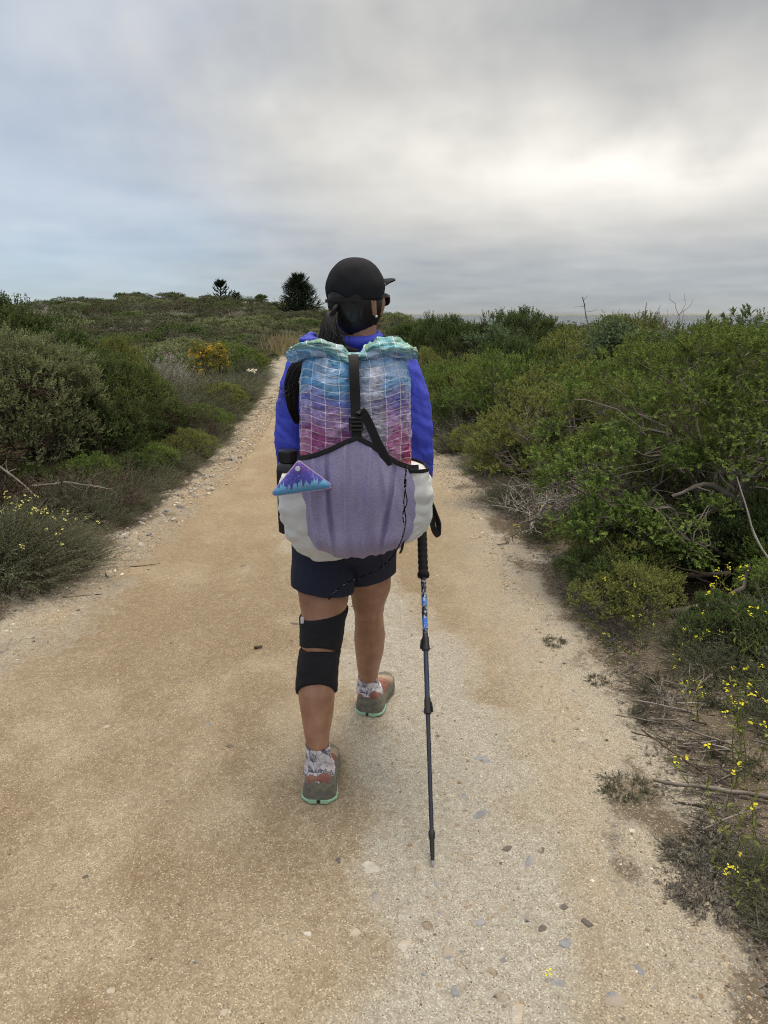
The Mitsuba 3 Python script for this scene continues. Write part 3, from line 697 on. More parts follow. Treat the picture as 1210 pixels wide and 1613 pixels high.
pts = []
for i in range(11500):
    y_ = 11 + 78 * rng.random() ** .75
    x_ = rng.uniform(-.85, .80) * y_
    l_, r_ = edges(y_)
    s_ = rng.uniform(.65, 1.4) * (1 + .008 * y_)
    if y_ < 58 and l_ - s_ * .9 - .1 < x_ < r_ + s_ * .9 + .1:
        continue
    if y_ < 18 and (l_ - 1.9 < x_ < r_ + 2.4):
        continue
    if any((x_ - a) ** 2 + (y_ - b) ** 2 < (.58 * (s_ + c)) ** 2 for a, b, c in pts):
        continue
    pts.append((x_, y_, s_))
    k = rng.choice(7, p=[.20, .11, .10, .16, .20, .09, .14])
    tall = 1.0 if x_ < 1 else 1.05
    scrub(x_, y_, k, s_, s_ ** .5 * (rng.uniform(.45, .95) if x_ < 0 else rng.uniform(.9, 1.15)) * tall * (1.0 if k < 4 else .8))
for i in range(900):  # the same scrub beside the walker's bushes, left and right of the view
    y_ = rng.uniform(-3, 11.5)
    x_ = rng.uniform(3.6, 9.5) * (-1 if i % 2 else 1)
    s_ = rng.uniform(.7, 1.2)
    if (abs(x_) < .60 * y_ + s_ + .3) or any((x_ - a) ** 2 + (y_ - b) ** 2 < (.62 * (s_ + c)) ** 2 for a, b, c in pts):
        continue
    pts.append((x_, y_, s_))
    scrub(x_, y_, rng.choice(7, p=[.20, .11, .10, .16, .20, .09, .14]), s_, s_ * rng.uniform(.8, 1.1))
tag('coastal_scrub', 'low grey green scrub covering the hillside and the land beside the trail', 'scrub', kind='stuff')
print('scrub', cnt)


# ------------------------------------------------------------------ trees on the skyline
def conifer(seed, H, R, n=60, kind='cypress'):
    rng = np.random.default_rng(seed)
    parts, tips, dirs = [], [], []
    trunk = limb_paths(rng, np.array([[0, 0, -.2]]), np.array([[0, 0, H * .95]]), 9, .03)
    parts.append(tubes(trunk, np.linspace(1, .12, 9)[None] * H * .035, 7))
    h = H * (.06 + .9 * np.sort(rng.random(n)) ** 1.0)
    a = np.arange(n) * 2.4 + rng.random(n)
    prof = (1 - h / H) ** .75 * .95 + .06
    ln = R * prof * rng.uniform(.75, 1.2, n)
    A = np.stack([0 * h, 0 * h, h * .93], -1)
    B = A + np.stack([np.cos(a) * ln, np.sin(a) * ln, ln * (.45 if kind == 'cypress' else .75)], -1)
    P = limb_paths(rng, A, B, 8, .10, -.08)
    parts.append(tubes(P, np.linspace(1, .25, 8)[None] * .014 * H * (ln / R)[:, None] ** .5 * .8, 4))
    t = rng.uniform(.15 if kind == 'cypress' else .05, 1.0, (n, 26 if kind == 'cypress' else 20))
    i = np.minimum((t * 7).astype(int), 6)
    fr = (t * 7 - i)[..., None]
    r = np.arange(n)[:, None]
    Q = P[r, i] * (1 - fr) + P[r, i + 1] * fr
    ax = norm(P[:, -1] - P[:, 0])[:, None]
    D = norm(ax * .9 + [0, 0, .35] + rng.normal(size=Q.shape) * (.5 if kind == 'cypress' else .3))
    L = (R * (.20 if kind == 'cypress' else .24) * rng.uniform(.6, 1.2, Q.shape[:2]))
    lv, tw = shoots(rng, Q.reshape(-1, 3), D.reshape(-1, 3), L.ravel(), 12, H * (.030 if kind == 'cypress' else .055), H * (.010 if kind == 'cypress' else .017), .5, 0, .0, H * .0018, 0, .3, .6)
    parts.append(tw)
    return {'foliage': lv, 'branches': join(parts)[:2]}


def tree(name, x, y, b, leaf, label):
    key = numbered(name)
    o = np.array([x, y, float(ground_z(x, y))])
    put(key + '__crown', (b['foliage'][0] + o, *b['foliage'][1:]), leaf)
    put(key + '__trunk', (b['branches'][0] + o, b['branches'][1]), 'bark_dark')
    tag(key, label, 'tree')


tree('cypress_tree', -6.6, 60, conifer(501, 3.7, 1.9, 135), 'leaf_conifer', 'dense dark conical conifer standing on the hill left of the hiker')
tree('pine_tree', -16.0, 76, conifer(502, 2.6, 1.15, 34, 'pine'), 'leaf_conifer', 'small sparse pine with upswept branches on the hill crest')
tree('pine_tree', -14.7, 77, conifer(503, 1.6, .8, 18, 'pine'), 'leaf_conifer', 'very small pine shoot right of the sparse pine on the crest')


def umbrella(seed, H, R):
    rng = np.random.default_rng(seed)
    lob = [(0, 0, H * .85, R * .8, R * .8, H * .14), (R * .4, 0, H * .8, R * .5, R * .5, H * .12), (-R * .45, 0, H * .82, R * .5, R * .5, H * .1)]
    return bush(seed, lob, 420, rc=.2, per=7, L=(.12, .25), nleaf=8, ll=.10, lw=.055, hole=.3, stem=.05, nsub=4, twig=0)


tree('small_tree', -26.0, 77, umbrella(511, 1.45, .75), 'leaf_dark', 'small flat crowned tree, left one of a close pair on the hill crest')
tree('small_tree', -24.6, 77, umbrella(512, 1.4, .8), 'leaf_dark', 'small flat crowned tree, right one of a close pair on the hill crest')
tree('small_tree', -12.2, 77, umbrella(513, 1.35, .5), 'leaf_dark', 'tiny lone tree on the crest between the pines and the dark conifer')
tree('small_tree', -21.2, 77, umbrella(514, 1.2, .7), 'leaf_dark', 'low flat tree on the crest midway between the pair and the pine')


# ------------------------------------------------------------------ flowers, weeds, sticks and litter
def blossoms(rng, C, n, spread, size):
    """Clusters of n small four-petalled flowers round the points C."""
    P = np.repeat(C, n, 0) + rng.normal(size=(len(C) * n, 3)) * spread
    up = norm(rng.normal(size=P.shape) * .45 + [0, -.15, 1])
    A = norm(np.cross(up, rng.normal(size=P.shape)))
    B = np.cross(up, A)
    out = []
    for k in range(4):
        d = norm(A * math.cos(k * PI / 2) + B * math.sin(k * PI / 2) + up * .25)
        out.append(quad_leaves(P, d, up, size * rng.uniform(.8, 1.2, len(P)), size * .85, rng.random((len(P), 2))))
    return join(out)


def mustard(seed, H, n, lean=.3):
    rng = np.random.default_rng(seed)
    A = rng.normal(size=(n, 3)) * [.03, .03, 0]
    B = A + np.stack([rng.normal(size=n) * lean * H, rng.normal(size=n) * lean * H, H * rng.uniform(.65, 1.0, n)], -1)
    P = limb_paths(rng, A, B, 7, .12)
    i = np.repeat(np.arange(n), 3)
    a2 = P[i, rng.integers(3, 6, len(i))]
    P2 = limb_paths(rng, a2, a2 + norm(rng.normal(size=a2.shape) * [1, 1, .3] + [0, 0, 1.0]) * (H * rng.uniform(.12, .28, len(i)))[:, None], 5, .12)
    stems = join([tubes(P, np.linspace(1, .5, 7)[None] * .0022 * np.ones((n, 1)), 4), tubes(P2, np.linspace(1, .6, 5)[None] * .0013 * np.ones((len(i), 1)), 3)])[:2]
    ends = np.vstack([P[:, -1], P2[:, -1]])
    fl = blossoms(rng, ends[rng.random(len(ends)) < .25], 5, .006, .006)
    lp = np.vstack([P[rng.integers(0, n, n * 8), rng.integers(0, 5, n * 8)]])
    lf = quad_leaves(lp, norm(rng.normal(size=lp.shape) + [0, 0, .3]), norm(rng.normal(size=lp.shape) * .3 + [0, 0, 1]), rng.uniform(.02, .05, len(lp)), .012, rng.random((len(lp), 2)))
    return {'flowers': (fl, 'petal_yellow'), 'stems': (stems, 'leaf_olive'), 'leaves': (lf, 'leaf_olive')}


for k in range(3):
    species('kind_mustard_%d' % k, mustard(600 + k, .42, 4 + k))
MU = [(1.12, 3.05, .55, 'yellow flowered weed at the trail edge beneath the dry stalks'), (1.30, 2.95, .7, 'yellow flowered weed in the middle of the right verge'), (1.28, 2.35, .6, 'yellow flowered weed among the fallen sticks'), (1.0, 2.9, .35, 'short yellow flowered weed closest to the trail'), (1.22, 3.35, .75, 'yellow flowered weed nearest the trail edge below the bright green bush'), (1.52, 3.3, .9, 'tall yellow flowered weed in front of the thick fallen branch'), (1.42, 2.72, .9, 'yellow flowered weed above the fallen sticks'),
      (1.55, 2.95, 1.0, 'yellow flowered weed beside the feathery plant at right'), (1.18, 2.5, .55, 'small yellow flowered weed next to the pale dry stalks'), (.96, 1.76, .85, 'yellow flowered stalks in front of the fallen sticks at lower right'),
      (.93, 1.60, .6, 'yellow flowered stalk lowest on the right'), (1.12, 2.08, .9, 'yellow flowered weed cut off by the right edge'), (1.0, 1.68, .9, 'yellow flowered stalks at the right edge behind the lowest ones')]
for i, (x_, y_, s_, lab) in enumerate(MU):
    plant('mustard_plant', 'kind_mustard_%d' % (i % 3), x_, y_, i * 71, s_, lab, 'wildflower')
for i, (x_, y_, s_) in enumerate([(1.05, 4.6, .8), (1.12, 4.75, .6)]):
    plant('mustard_plant', 'kind_mustard_%d' % i, x_, y_, i * 71, s_, 'small yellow flower at the trail edge beneath the bare branches', 'wildflower', 'small yellow flowers beneath the bare branches')

for k_ in list(labels):
    if k_.startswith('mustard_plant'):
        tag(k_ + '__flowers', kind='stuff')
        tag(k_ + '__leaves', kind='stuff')

# the feathery bush with yellow flowers at the left edge
b = sage(350, .60, .52, 1500, lean=(.22, -.10), nleaf=30, ll=.024, lw=.0042)
rng = np.random.default_rng(351)
n_ = 95
a = rng.random(n_) * 6.28
q = np.sqrt(rng.random(n_)) * .60
A = np.stack([np.cos(a) * q * .5, np.sin(a) * q * .5, .1 + 0 * a], -1)
B = np.stack([np.cos(a) * q * 1.15 - .10, np.sin(a) * q * 1.15 - .05, np.maximum(.48 - q * .45, .12) + .12 * rng.random(n_)], -1)
P = limb_paths(rng, A, B, 6, .10)
b['stems'] = tubes(P, np.linspace(1, .6, 6)[None] * .0016 * np.ones((n_, 1)), 3)
b['flowers'] = blossoms(rng, P[:, -1], 5, .006, .0058)
key = numbered('flowering_bush')
o = np.array([-2.24, 4.12, 0.0])
for part, bs in (('foliage', 'leaf_sage'), ('branches', 'bark_dark'), ('stems', 'leaf_olive'), ('flowers', 'petal_pale')):
    put(key + '__' + part, (b[part][0] + o, *b[part][1:]), bs)
tag(key + '__flowers', kind='stuff')
tag(key, 'feathery grey green bush dotted with yellow flowers at the lower left trail edge', 'bush')

# the bush with orange flowers
b = bush(360, lobed(61, .30, .30, 1.0, 6, .4, .42), 700, L=(.08, .15), nleaf=12, ll=.028, lw=.010, up=.7, hole=.3, nsub=6)
P, D, li = crown(np.random.default_rng(361), lobed(61, .31, .31, 1.02, 6, .4, .42), 150, up=.6, hole=.3, inner=.15, seed=360)
b['flowers'] = blossoms(np.random.default_rng(362), P, 3, .02, .026)
key = numbered('flowering_bush')
o = np.array([-3.22, 13.9, float(ground_z(-3.22, 13.9))])
for part, bs in (('foliage', 'leaf_olive'), ('branches', 'bark_dark'), ('flowers', 'petal_orange')):
    put(key + '__' + part, ((b[part][0] * [1, 1, 1.04]) + o, *b[part][1:]), bs)
tag(key + '__flowers', kind='stuff')
tag(key, 'bush covered in orange yellow flowers on the left of the trail', 'bush')
for i, (x_, y_, z_) in enumerate([(-3.55, 10.3, .80), (-2.75, 8.9, .45)]):
    key = numbered('flower_spray')
    r2 = np.random.default_rng(370 + i)
    C = r2.normal(size=(16, 3)) * [.12, .1, .12] + [x_, y_, z_]
    St = limb_paths(r2, np.repeat([[x_, y_, .05]], 16, 0) + r2.normal(size=(16, 3)) * [.05, .05, 0], C, 6, .08)
    put(key + '__stems', tubes(St, np.full((16, 6), .002), 3), 'bark_grey')
    put(key + '__flowers', blossoms(r2, C, 3, .018, .022), 'petal_orange')
    tag(key + '__flowers', kind='stuff')
    tag(key, ['orange blossoms among the yellow green bush behind the dark leafy bush', 'few yellow orange blossoms in front of the tall feathery sagebrush'][i], 'wildflower')


# low tufts at the right trail edge
def tuft(seed, R, H, n, ll=.018, lw=.005):
    rng = np.random.default_rng(seed)
    a, q = rng.random(n) * 6.28, np.sqrt(rng.random(n)) * R
    P = np.stack([np.cos(a) * q, np.sin(a) * q, .004 + 0 * a], -1)
    D = norm(np.stack([np.cos(a) * .9, np.sin(a) * .9, .45 + .5 * rng.random(n)], -1) + rng.normal(size=(n, 3)) * .4)
    lv, tw = shoots(rng, P, D, H * rng.uniform(.5, 1.2, n), 9, ll, lw, .8, .3, .1, .001, 0, .4)
    return {'foliage': lv, 'branches': tw}


for k in range(2):
    species('kind_tuft_%d' % k, pieces(tuft(620 + k, .055, .06, 120), 'leaf_scrub', 'bark_grey'))
species('kind_litter', pieces(tuft(625, .11, .06, 260, .022, .0045), 'leaf_dead', 'bark_pale'))
TU = [(1.15, 2.75, 1.4, 0, 'broad green weed clump behind the pale dry stalks'), (1.35, 2.6, 1.6, 1, 'green weed clump at the right edge above the fallen sticks'), (1.12, 3.2, 1.3, 0, 'green weed clump under the edge of the overhanging bush'), (1.30, 2.15, 1.3, 0, 'green weed clump at the right edge beside the long pale stick'), (.78, 2.10, 1.0, 0, 'dark green tuft growing on the sand in front of the long stick'), (.80, 3.22, .7, 1, 'dark tuft lying alone on the sand below the bright green bush'), (.86, 1.80, .9, 1, 'dark tuft at the end of the sand beside dry grey litter'),
      (.98, 1.88, .7, 0, 'small dark tuft above the dry grey litter'), (1.02, 2.55, .9, 1, 'dark weed clump at the trail edge left of the pale dry stalks'), (.90, 2.85, .6, 0, 'flat weed at the trail edge below the yellow flowers'), (1.20, 2.28, 1.2, 1, 'weed clump above the long fallen stick')]
for i, (x_, y_, s_, k, lab) in enumerate(TU):
    plant('weed_tuft', 'kind_tuft_%d' % k, x_, y_, i * 40, s_, lab, 'weed')
for i, (x_, y_, s_) in enumerate([(.90, 1.66, 1.0), (.98, 1.74, 1.0), (.92, 1.78, .9), (.84, 1.70, .8), (1.04, 1.86, 1.0)]):
    plant('dry_litter_clump', 'kind_litter', x_, y_, i * 55, s_, 'clump of dry grey leaves and twigs at the lower right trail edge', 'dry plant', 'dry grey clumps at the lower right')
species('kind_dry_stalk', {'branches': (twiggy(640, 12, .1, .2, r=.0022, depth=2, spread=.35, kids=3, shrink=.5, up=.6, base_r=.04, k=5, wob=.25, L0=.14), 'bark_pale')})
for i, (x_, y_, s_, lab) in enumerate([(1.12, 2.62, 1.0, 'pale dry stalks sticking up at the right trail edge'), (1.08, 3.5, .9, 'pale dry stalks below the overhanging green bush')]):
    plant('dry_stalk', 'kind_dry_stalk', x_, y_, i * 90, s_, lab, 'dry plant')

# sticks and branches lying on the ground
rng = np.random.default_rng(66)


def stick(points, r0, r1, bark, label, name='fallen_stick', group=None, twigs=0):
    key = numbered(name)
    p = np.array(points, float)
    k = 14
    t = np.linspace(0, 1, len(p))
    q = np.stack([np.interp(np.linspace(0, 1, k), t, p[:, i]) for i in range(3)], -1)
    q[1:-1] += rng.normal(size=(k - 2, 3)) * np.linalg.norm(q[-1] - q[0]) * .007
    q = np.vstack([q[:1], (q[:-2] + 2 * q[1:-1] + q[2:]) / 4, q[-1:]])
    parts = [tubes(q[None], np.linspace(r0, r1, k)[None] * (1 + .15 * rng.normal(size=(1, k))), 7)]
    if twigs:
        i = rng.integers(2, k - 1, twigs)
        P2 = limb_paths(rng, q[i], q[i] + norm(rng.normal(size=(twigs, 3)) * [1, 1, .35] + [0, 0, .2]) * rng.uniform(.06, .22, (twigs, 1)), 5, .15)
        parts.append(tubes(P2, np.linspace(1, .4, 5)[None] * r1 * .7 * np.ones((twigs, 1)), 4))
    put(key, join(parts)[:2], bark, smooth=True)
    tag(key, label, 'stick', group)


stick([(.88, 2.13, .03), (1.10, 2.02, .06), (1.42, 1.88, .09)], .006, .009, 'bark_grey', 'long pale stick lying from the sand to the right edge of the picture')
stick([(1.02, 2.05, .03), (1.25, 1.95, .04), (1.4, 1.80, .05)], .006, .007, 'bark_grey', 'grey stick just below the long pale stick')
stick([(1.35, 3.45, .05), (1.62, 3.35, .16), (1.95, 3.40, .13), (2.4, 3.3, .10)], .022, .028, 'bark_grey', 'thick gnarled branch lying under the large bright green bush', 'fallen_branch', twigs=5)
stick([(1.20, 3.62, .12), (1.28, 3.50, .05), (1.42, 3.40, .04), (1.48, 3.36, .02)], .016, .020, 'bark_grey', 'short bent branch at the left end of the thick gnarled one', 'fallen_branch')
stick([(1.15, 3.95, .20), (1.42, 3.75, .14), (1.75, 3.55, .24)], .014, .012, 'bark_dark', 'dark branch slanting under the large bright green bush', 'fallen_branch', twigs=6)
stick([(1.62, 3.35, .78), (1.70, 3.25, .50), (1.86, 3.05, .22)], .003, .006, 'bark_pale', 'thin pale dead stem arching across the right of the large green bush', 'dead_branch')
stick([(2.32, 8.3, .9), (2.22, 8.3, 1.35), (2.12, 8.3, 1.68)], .012, .004, 'bark_grey', 'dead twig pointing up into the sky at right', 'dead_branch', twigs=7)
stick([(2.75, 8.2, .9), (2.78, 8.2, 1.62)], .008, .004, 'bark_grey', 'thin bare stem with a knotted tip on the skyline at right', 'dead_branch', twigs=5)
stick([(1.30, 5.15, .12), (1.15, 5.05, .26), (1.05, 5.0, .12)], .011, .007, 'bark_pale', 'pale curved branch at the edge of the bare tangle', 'fallen_branch', twigs=8)
stick([(1.75, 5.25, .30), (1.45, 5.1, .42), (1.25, 5.0, .46)], .012, .006, 'bark_pale', 'pale branch reaching left out of the bare tangle', 'fallen_branch', twigs=8)
stick([(1.80, 5.15, .12), (1.4, 4.95, .20), (1.12, 4.85, .14)], .012, .006, 'bark_grey', 'low grey branch of the bare tangle at the trail edge', 'fallen_branch', twigs=9)
stick([(2.35, 4.1, .05), (2.05, 4.0, .45), (1.75, 3.95, .62), (1.55, 3.9, .55)], .026, .010, 'bark_grey', 'crooked grey stem inside the large bright green bush', 'fallen_branch', twigs=8)
stick([(2.2, 4.0, .02), (2.15, 3.95, .4), (2.3, 3.9, .8)], .030, .018, 'bark_grey', 'upright grey trunk stem in the large bright green bush', 'fallen_branch', twigs=6)
stick([(2.05, 4.1, .08), (1.75, 3.85, .30), (1.45, 3.8, .34)], .016, .007, 'bark_grey', 'slanting stem low in the large bright green bush', 'fallen_branch', twigs=8)
stick([(-2.55, 5.25, .30), (-2.25, 5.2, .34), (-1.95, 5.15, .30)], .009, .004, 'bark_grey', 'grey dead branch above the dark twigs on the left', 'fallen_branch', twigs=8)
stick([(-3.0, 5.6, .42), (-2.75, 5.4, .34), (-2.45, 5.1, .26)], .012, .006, 'bark_grey', 'forked dead branch behind the yellow flowered bush', 'fallen_branch', twigs=8)
stick([(-1.55, 4.30, .012), (-1.38, 4.36, .014)], .003, .002, 'bark_dark', 'short dark twig lying on the left of the trail')
stick([(-.60, 3.17, .012), (-.565, 3.18, .012)], .006, .005, 'bark_dark', 'stubby brown twig on the trail left of the knee strap')
stick([(-1.75, 3.80, .01), (-1.55, 3.85, .012)], .0025, .002, 'bark_dark', 'thin twig beside the yellow flowered bush at left')
for i in range(44):
    x_, y_ = rng.uniform(1.05, 1.75), rng.uniform(1.85, 2.75)
    an, ln = rng.normal() * .5 + 2.75, rng.uniform(.06, .30)
    z_ = float(ground_z(x_, y_)) + rng.uniform(.0, .05)
    stick([(x_, y_, z_), (x_ + math.cos(an) * ln * .5, y_ + math.sin(an) * ln * .5, z_ + .012), (x_ + math.cos(an) * ln, y_ + math.sin(an) * ln, z_ + rng.uniform(-.01, .03))], .0042 * rng.uniform(.5, 1.2), .0028, ['bark_grey', 'bark_pale', 'bark_dark'][i % 3], 'dead grey stick in the pile on the right trail edge', 'dead_stick', 'dead sticks piled on the right')
# bare dark twigs under the left bush
plant('bare_shrub', 'kind_bare_3', -2.35, 5.35, 20, .9, 'dark bare twigs under the left bushes behind the yellow flowered bush', 'bare shrub', sz=.55)
plant('bare_shrub', 'kind_bare_3', -3.0, 6.1, 140, .9, 'dark bare twigs deep under the grey green bush', 'bare shrub', sz=.5)
plant('bare_shrub', 'kind_bare_3', -2.3, 6.0, 200, .7, 'dark bare twigs under the dark leafy bush at the trail edge', 'bare shrub', sz=.5)
plant('bare_shrub', 'kind_bare_3', -2.9, 5.5, 80, .9, 'dark bare twigs at the left edge under the grey green bush', 'bare shrub', sz=.55)

# litter of leaves and twigs on the soil along both edges
n = 15000
y = 1.2 + 9 * rng.random(n) ** 2.2
l, r = edges(y)
right = rng.random(n) < .62
x = np.where(right, r + np.abs(rng.normal(size=n)) * .32 - .04, l - np.abs(rng.normal(size=n)) * .22 + .02)
z = np.maximum(ground_z(x, y), trail_z(np.clip(x, l - .05, r + .05), y)) + .004 + .012 * rng.random(n)
D = norm(np.stack([rng.normal(size=n), rng.normal(size=n), rng.normal(size=n) * .25], -1))
N = norm(rng.normal(size=(n, 3)) * .35 + [0, 0, 1])
lit = quad_leaves(np.stack([x, y, z], -1), D, N, rng.uniform(.010, .032, n), rng.uniform(.003, .009, n), rng.random((n, 2)))
put('leaf_litter', lit, 'leaf_dead')
tag('leaf_litter', 'dry leaves and bits of twig strewn along the trail edges', 'leaf litter', kind='stuff')
n = 6500
y = 1.25 + 5.5 * rng.random(n) ** 1.5
l, r = edges(y)
right = rng.random(n) < .72
x = np.where(right, r + .02 + np.abs(rng.normal(size=n)) * .40, l - np.abs(rng.normal(size=n)) * .30)
z = np.maximum(ground_z(x, y), trail_z(np.clip(x, l - .1, r + .1), y)) + .004 + .02 * rng.random(n)
an = rng.normal(size=n) * .9 + 2.8
d = np.stack([np.cos(an), np.sin(an), rng.normal(size=n) * .12], -1) * rng.uniform(.015, .06, n)[:, None]
P = np.stack([x, y, z], -1)
put('twig_litter', tubes(np.stack([P - d, P + rng.normal(size=(n, 3)) * .004, P + d], 1), rng.uniform(.0007, .0019, n)[:, None] * [1, 1, .6], 3), 'bark_grey')
tag('twig_litter', 'small grey brown twigs strewn under the bushes along the trail', 'twigs', kind='stuff')
g = np.random.default_rng(71)
st = np.stack([-3.55 + g.normal(size=500) * .35, 27.5 + g.normal(size=500) * 1.2, 0 * g.random(500)], -1)
st[:, 2] = ground_z(st[:, 0], st[:, 1])
gr = quad_leaves(st, norm(g.normal(size=(500, 3)) * .25 + [0, 0, 1]), norm(g.normal(size=(500, 3)) * .2 + [0, -1, 0]), g.uniform(.4, .85, 500), .022, g.random((500, 2)))
put('dry_grass', gr, 'leaf_straw')
tag('dry_grass', 'straw coloured dry grass where the trail bends', 'grass', kind='stuff')
key = numbered('fallen_flower')
put(key, blossoms(np.random.default_rng(72), np.array([[.385, 1.405, .018]]), 4, .004, .0045), 'petal_yellow')
tag(key, 'small yellow blossom lying on the sand at lower right', 'flower')
key = numbered('white_umbel')
r2 = np.random.default_rng(73)
C = r2.normal(size=(14, 3)) * [.05, .04, .012] + [-2.62, 15.0, .42]
St = limb_paths(r2, np.repeat([[-2.62, 15.0, 0]], 14, 0), C, 6, .04)
put(key + '__stems', tubes(St, np.full((14, 6), .003), 3), 'bark_grey')
put(key + '__flowers', blossoms(r2, C, 4, .014, .022), 'petal_cream')
tag(key + '__flowers', kind='stuff')
tag(key, 'single cream flower head at the left trail edge below the round green bush', 'wildflower')


# ------------------------------------------------------------------ the hiker
def ball(p, r):
    return m3.Manifold.sphere(float(r), 24).translate([float(c) for c in p])


def chain(pts):
    b = [ball(q[:3], q[3]) for q in pts]
    return [m3.Manifold.batch_hull([b[i], b[i + 1]]) for i in range(len(b) - 1)]


def fuse(ms):
    return m3.Manifold.batch_boolean(ms, m3.OpType.Add)


def soft(man, edge, n=10, lamb=.5, nu=.52):
    me = man.refine_to_length(edge).to_mesh()
    t = trimesh.Trimesh(np.array(me.vert_properties[:, :3]), np.array(me.tri_verts), process=True)
    trimesh.smoothing.filter_taubin(t, lamb=lamb, nu=nu, iterations=n)
    return t


def ruffle(t, fn):
    """Moves the vertices along their normals by fn(points) metres."""
    v = np.array(t.vertices)
    t.vertices = v + np.array(t.vertex_normals) * fn(v)[:, None]
    return t


def fab(v, f, seed=0, octv=3):
    return meshkit.fbm(np.asarray(v) * np.asarray(f) + seed * 17.3, octv, seed)


def loft(rings, closed=True, caps=True):
    """Rings (k, n, 3) joined into a skin; end caps as fans."""
    R = np.asarray(rings, float)
    k, n, _ = R.shape
    i, j = np.meshgrid(np.arange(k - 1), np.arange(n if closed else n - 1), indexing='ij')
    a, b = i * n + j, i * n + (j + 1) % n
    f = np.concatenate([np.stack([a, b, b + n], -1).reshape(-1, 3), np.stack([a, b + n, a + n], -1).reshape(-1, 3)])
    v = R.reshape(-1, 3)
    if caps:
        c0, c1 = len(v), len(v) + 1
        v = np.vstack([v, R[0].mean(0), R[-1].mean(0)])
        q = np.arange(n)
        f = np.vstack([f, np.stack([q * 0 + c0, (q + 1) % n, q], -1), np.stack([q * 0 + c1, (k - 1) * n + q, (k - 1) * n + (q + 1) % n], -1)])
    if (v[f[:, 0]] * np.cross(v[f[:, 1]], v[f[:, 2]])).sum() < 0:   # faces outwards
        f = f[:, ::-1]
    return v, f


def ribbon(path, w, t, side=None, k=24):
    """A strap of width w and thickness t along a smooth path; side: its width direction."""
    p = np.asarray(path, float)
    s = np.r_[0, np.cumsum(np.linalg.norm(np.diff(p, axis=0), axis=1))]
    from scipy.interpolate import PchipInterpolator
    q = PchipInterpolator(s, p)(np.linspace(0, s[-1], k))
    tg = norm(np.gradient(q, axis=0))
    sd = np.broadcast_to(np.asarray(side if side is not None else [1, 0, 0], float), q.shape)
    sd = norm(sd - (sd * tg).sum(1, keepdims=True) * tg)
    nm = np.cross(sd, tg)
    c = t * .25
    prof = [(-w / 2, -t / 2 + c), (-w / 2 + c, -t / 2), (w / 2 - c, -t / 2), (w / 2, -t / 2 + c), (w / 2, t / 2 - c), (w / 2 - c, t / 2), (-w / 2 + c, t / 2), (-w / 2, t / 2 - c)]
    return loft(np.stack([q + sd * a + nm * b for a, b in prof], 1))


def smooth_path(path, k):
    from scipy.interpolate import PchipInterpolator
    p = np.asarray(path, float)
    s = np.r_[0, np.cumsum(np.linalg.norm(np.diff(p, axis=0), axis=1))]
    return PchipInterpolator(s, p)(np.linspace(0, s[-1], k))


def cord(path, r, k=40, sides=6):
    return tubes(smooth_path(path, k)[None], np.full((1, k), r), sides)


def cloth(key, col, rough=.8, var=.12, weave=900.0, sheen=.3):
    def fn(p, n, uv):
        a = mikit.fbm(p.x * 18, p.y * 18, p.z * 18, 3)
        b = mikit.noise(p.x * weave, p.y * weave, p.z * weave)
        return mi.Color3f(*col) * (1 - var + 2 * var * a) * (.88 + .24 * b)
    scene[key] = {'type': 'twosided', 'b': {'type': 'principled', 'base_color': mikit.proc(fn), 'roughness': rough, 'specular': .3, 'sheen': sheen}}


def skin(p, n, uv):
    a = mikit.fbm(p.x * 25, p.y * 25, p.z * 25, 3)
    b = mikit.fbm(p.x * 160, p.y * 160, p.z * 160, 2)
    c = mikit.mix(mi.Color3f(.225, .108, .066), mi.Color3f(.345, .192, .128), a)
    return c * (.93 + .14 * b)


scene['skin'] = {'type': 'principled', 'base_color': mikit.proc(skin), 'roughness': .42, 'specular': .45}
cloth('shirt_blue', (.042, .060, .47), .62, .10, 500, .3)
cloth('shorts_navy', (.009, .013, .034), .7, .15)
cloth('strap_black', (.010, .010, .014), .85, .25, 700)
cloth('cap_black', (.0095, .0105, .0145), .9, .25, 800, 0.0)
cloth('white_stretch', (.52, .54, .56), .7, .05, 700)
cloth('webbing_black', (.009, .009, .012), .7, .2, 1200)
cloth('foam_black', (.010, .010, .012), .9, .2, 600)


def hair_col(p, n, uv):
    return mikit.mix(mi.Color3f(.004, .0035, .0035), mi.Color3f(.013, .010, .009), mikit.noise(p.x * 220, p.y * 220, p.z * 12))


scene['hair_black'] = {'type': 'principled', 'base_color': mikit.proc(hair_col), 'roughness': .42, 'specular': .5}
scene['plastic_black'] = {'type': 'principled', 'base_color': {'type': 'rgb', 'value': (.012, .012, .014)}, 'roughness': .38, 'specular': .5}
scene['lens_dark'] = {'type': 'principled', 'base_color': {'type': 'rgb', 'value': (.010, .010, .012)}, 'roughness': .08, 'specular': .6}
scene['eye_white'] = {'type': 'principled', 'base_color': {'type': 'rgb', 'value': (.6, .57, .54)}, 'roughness': .2}
scene['pearl'] = {'type': 'principled', 'base_color': {'type': 'rgb', 'value': (.75, .73, .68)}, 'roughness': .2, 'metallic': .3}

